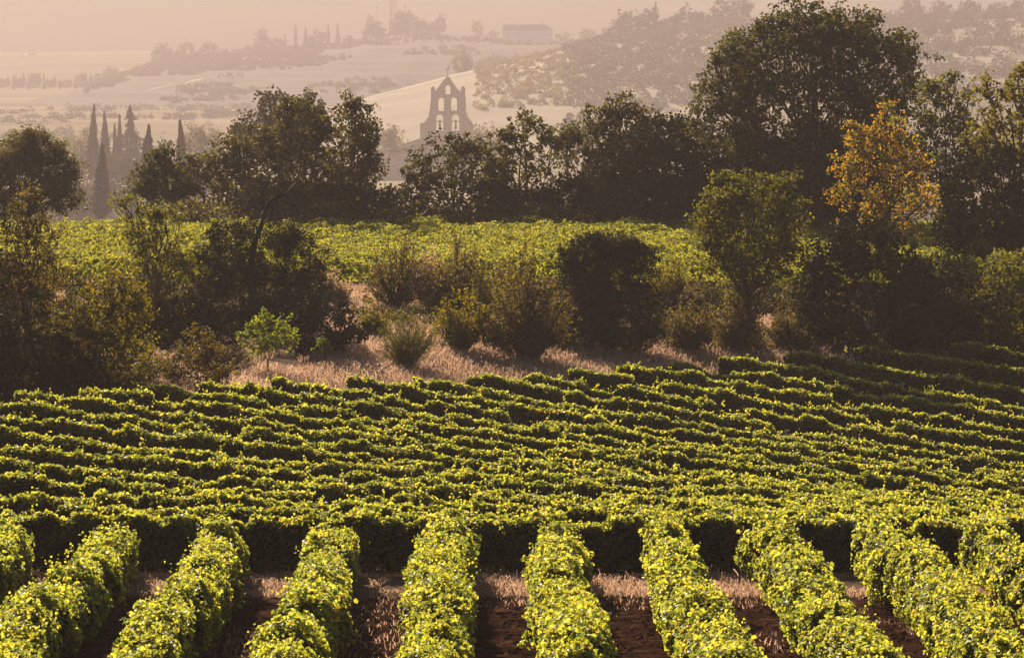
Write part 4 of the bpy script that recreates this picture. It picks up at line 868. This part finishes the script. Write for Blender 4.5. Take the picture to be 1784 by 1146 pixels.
def undergrowth():
    r = np.random.default_rng(31); bags = {'brown': Bag(), 'dark': Bag(), 'evergreen': Bag()}
    areas = [(-60, 560, 506, 590, 340, .5, 1.1), (120, 420, 560, 655, 60, .4, .8), (640, 980, 518, 575, 80, .35, .7), (860, 980, 540, 615, 36, .4, .8), (1140, 1420, 515, 612, 130, .45, 1.0), (1380, 1830, 540, 622, 200, .6, 1.5), (-60, 250, 600, 712, 200, .5, 1.2), (980, 1160, 515, 560, 46, .4, .8), (560, 640, 525, 560, 6, .3, .5)]
    for (a, b, ya, yb, n, h0, h1) in areas:
        for _ in range(n):
            px, py = r.uniform(a, b), r.uniform(ya, yb); D = D_of(px, py); h = r.uniform(h0, h1); w = h * r.uniform(.7, 1.1)
            k = ('brown', 'dark', 'dark', 'evergreen')[r.integers(0, 4)] if 560 < px < 1400 else ('brown', 'dark', 'evergreen', 'evergreen')[r.integers(0, 4)]
            nl = int(300 * h * h)+120; w *= .7 if h > .9 else 1
            d = unit(r.normal(size=(nl, 3))); d[:, 2] = np.abs(d[:, 2]); c = np.array([float(X(px, D)), D, float(zgx(X(px, D), D))])
            P = c + d * np.array([w, w, h]) * (.35 + .65 * r.random(nl) ** .6)[:, None] * (1 + .3 * vnoise(d * 3 + px, 3))[:, None]
            bags[k].add(*leaves(P, d + .8 * r.normal(size=d.shape), .12 * (.6 + .8 * r.random(nl)), QUAD, np.clip(.45 + .25 * r.normal(size=nl), 0, 1), r=r))
    for k, (nm, lab) in {'brown': ("brown_scrub", "low brown scrub covering the bank among the bushes"), 'dark': ("olive_scrub", "low dull olive scrub covering the bank among the bushes"), 'evergreen': ("dark_scrub", "low dark scrub covering the shaded bank among the bushes")}.items():
        o = link(nm, bags[k].mesh(nm, [M[k]])); tag(o, lab, "scrub"); o["kind"] = "stuff"
undergrowth()
def hedge_foot():
    r = np.random.default_rng(41); b = Bag()
    for _ in range(420):
        px = r.uniform(240, 1480); D = r.uniform(236.5, 243); h = r.uniform(.9, 2.6); w = h * r.uniform(.6, 1.0); n = int(120 * h)
        c = np.array([float(X(px, D)), D, float(zg(D))]); d = unit(r.normal(size=(n, 3))); d[:, 2] = np.abs(d[:, 2])
        P = c + d * np.array([w, w, h]) * (.3 + .7 * r.random(n) ** .6)[:, None] * (1 + .3 * vnoise(d * 3 + px, 3))[:, None]
        b.add(*leaves(P, d + .8 * r.normal(size=d.shape), .24 * (.6 + .8 * r.random(n)), QUAD, np.clip(.45 + .25 * r.normal(size=n), 0, 1), r=r))
    o = link("hedge_undergrowth", b.mesh("hedge_undergrowth", [M['dark']])); tag(o, "dark tangled undergrowth along the foot of the tree line", "scrub"); o["kind"] = "stuff"
hedge_foot()
# ---------------------------------------------------------------- grasses
def grass(name, label, n, px, D0, D1, h, w, mask=0., seed=1, heads=True, thr=-.35):
    r = np.random.default_rng(seed); D = r.uniform(D0, D1, n); x = X(r.uniform(px[0], px[1], n), D)
    if D1 > 150:                                         # only above the field's diagonal edge
        p_ = CX + x / D * F; y_ = YH + (EYE - zgx(x, D)) / D * F
        e_ = np.interp(p_, [-250, 0, 300, 400, 650, 900, 1200, 1500, 1800, 2050], [772, 750, 728, 724, 722, 708, 678, 654, 642, 638])
        k_ = y_ < e_ + 8; x, D = x[k_], D[k_]; n = len(x)
    m = vnoise(np.stack([x * .35, D * .25], -1), seed) + .5 * vnoise(np.stack([x * 1.3, D * 1.1], -1), seed + 1)
    ok = m > thr; x, D, m = x[ok], D[ok], m[ok]; n = len(x)
    B = np.stack([x, D, zgx(x, D) - .02], -1)
    H = h * (.45 + .75 * r.random(n)) * (.75 + .3 * m.clip(-.5, 1)); lean = r.normal(size=(n, 2)) * .28
    A = np.stack([lean[:, 0], lean[:, 1], np.ones(n)], -1) * H[:, None]
    th = r.random(n) * np.pi; S = np.stack([np.cos(th), np.sin(th), 0 * th], -1) * (w * (.6 + .8 * r.random(n)))[:, None]
    drop = np.stack([lean[:, 0] * H * .5, lean[:, 1] * H * .5, -.12 * H], -1)
    V = np.stack([B - S, B + S, B + A * .6 + S * .7, B + A * .6 - S * .7, B + A + drop + S * (1.1 if heads else .15), B + A + drop - S * (1.1 if heads else .15)], 1)
    base = (np.arange(n) * 6)[:, None]
    Q = np.concatenate([base + np.array([0, 1, 2, 3])[None], base + np.array([3, 2, 4, 5])[None]])
    tone = np.repeat(np.clip(.5 + .2 * r.normal(size=n) + .2 * m, 0, 1), 6)
    o = link(name, mesh_np(name, V.reshape(-1, 3), [Q], tone, [M['grass']])); tag(o, label, "grass"); o["kind"] = "stuff"
grass("dry_grass", "pale dry seeding grass filling the strip between vines and bushes", 230000, (-60, 1850), 126, 194, .5, .014, seed=3, thr=-.75)
grass("headland_grass", "short dry grass on the headland between the two sets of vine rows", 22000, (-120, 1900), 89.2, 94.2, .22, .010, seed=4, thr=-.2)
grass("headland_stalks", "taller seeding stalks standing in the headland grass", 500, (-120, 1900), 91.5, 94.0, .45, .012, seed=14, thr=-.1)
grass("row_weeds", "sparse dry weeds on the red soil between the sunlit rows", 14000, (-150, 1950), 68, 89.5, .16, .010, seed=5, thr=.25, heads=False)
def clods():
    r = np.random.default_rng(9); n = 9000
    D = r.uniform(66, 89, n); x = X(r.uniform(-150, 1950, n), D); P = np.stack([x, D, zg(D) + .01], -1)
    bag = Bag(); T_ = (np.array([[-1, -1, 0], [1, -1, 0], [1, 1, 0], [-1, 1, 0], [-.6, -.5, .8], [.5, -.6, .9], [.6, .5, .7], [-.5, .6, .8]], float), None)
    s = .025 + .05 * r.random(n) ** 3; V = P[:, None] + (T_[0][None] + .25 * r.normal(size=(n, 8, 3))) * s[:, None, None] * np.array([1, 1, .7])
    q = np.array([(4, 5, 6, 7), (0, 1, 5, 4), (1, 2, 6, 5), (2, 3, 7, 6), (3, 0, 4, 7)])
    Q = ((np.arange(n) * 8)[:, None, None] + q[None]).reshape(-1, 4)
    o = link("soil_clods", mesh_np("soil_clods", V.reshape(-1, 3), [Q], mats=[solid_mat("red_soil_clod", (.035, .014, .009), (.11, .05, .03), 5, 1., .2, 0.)])); o["kind"] = "stuff"; tag(o, "crumbly clods of red soil between the sunlit rows", "soil")
clods()
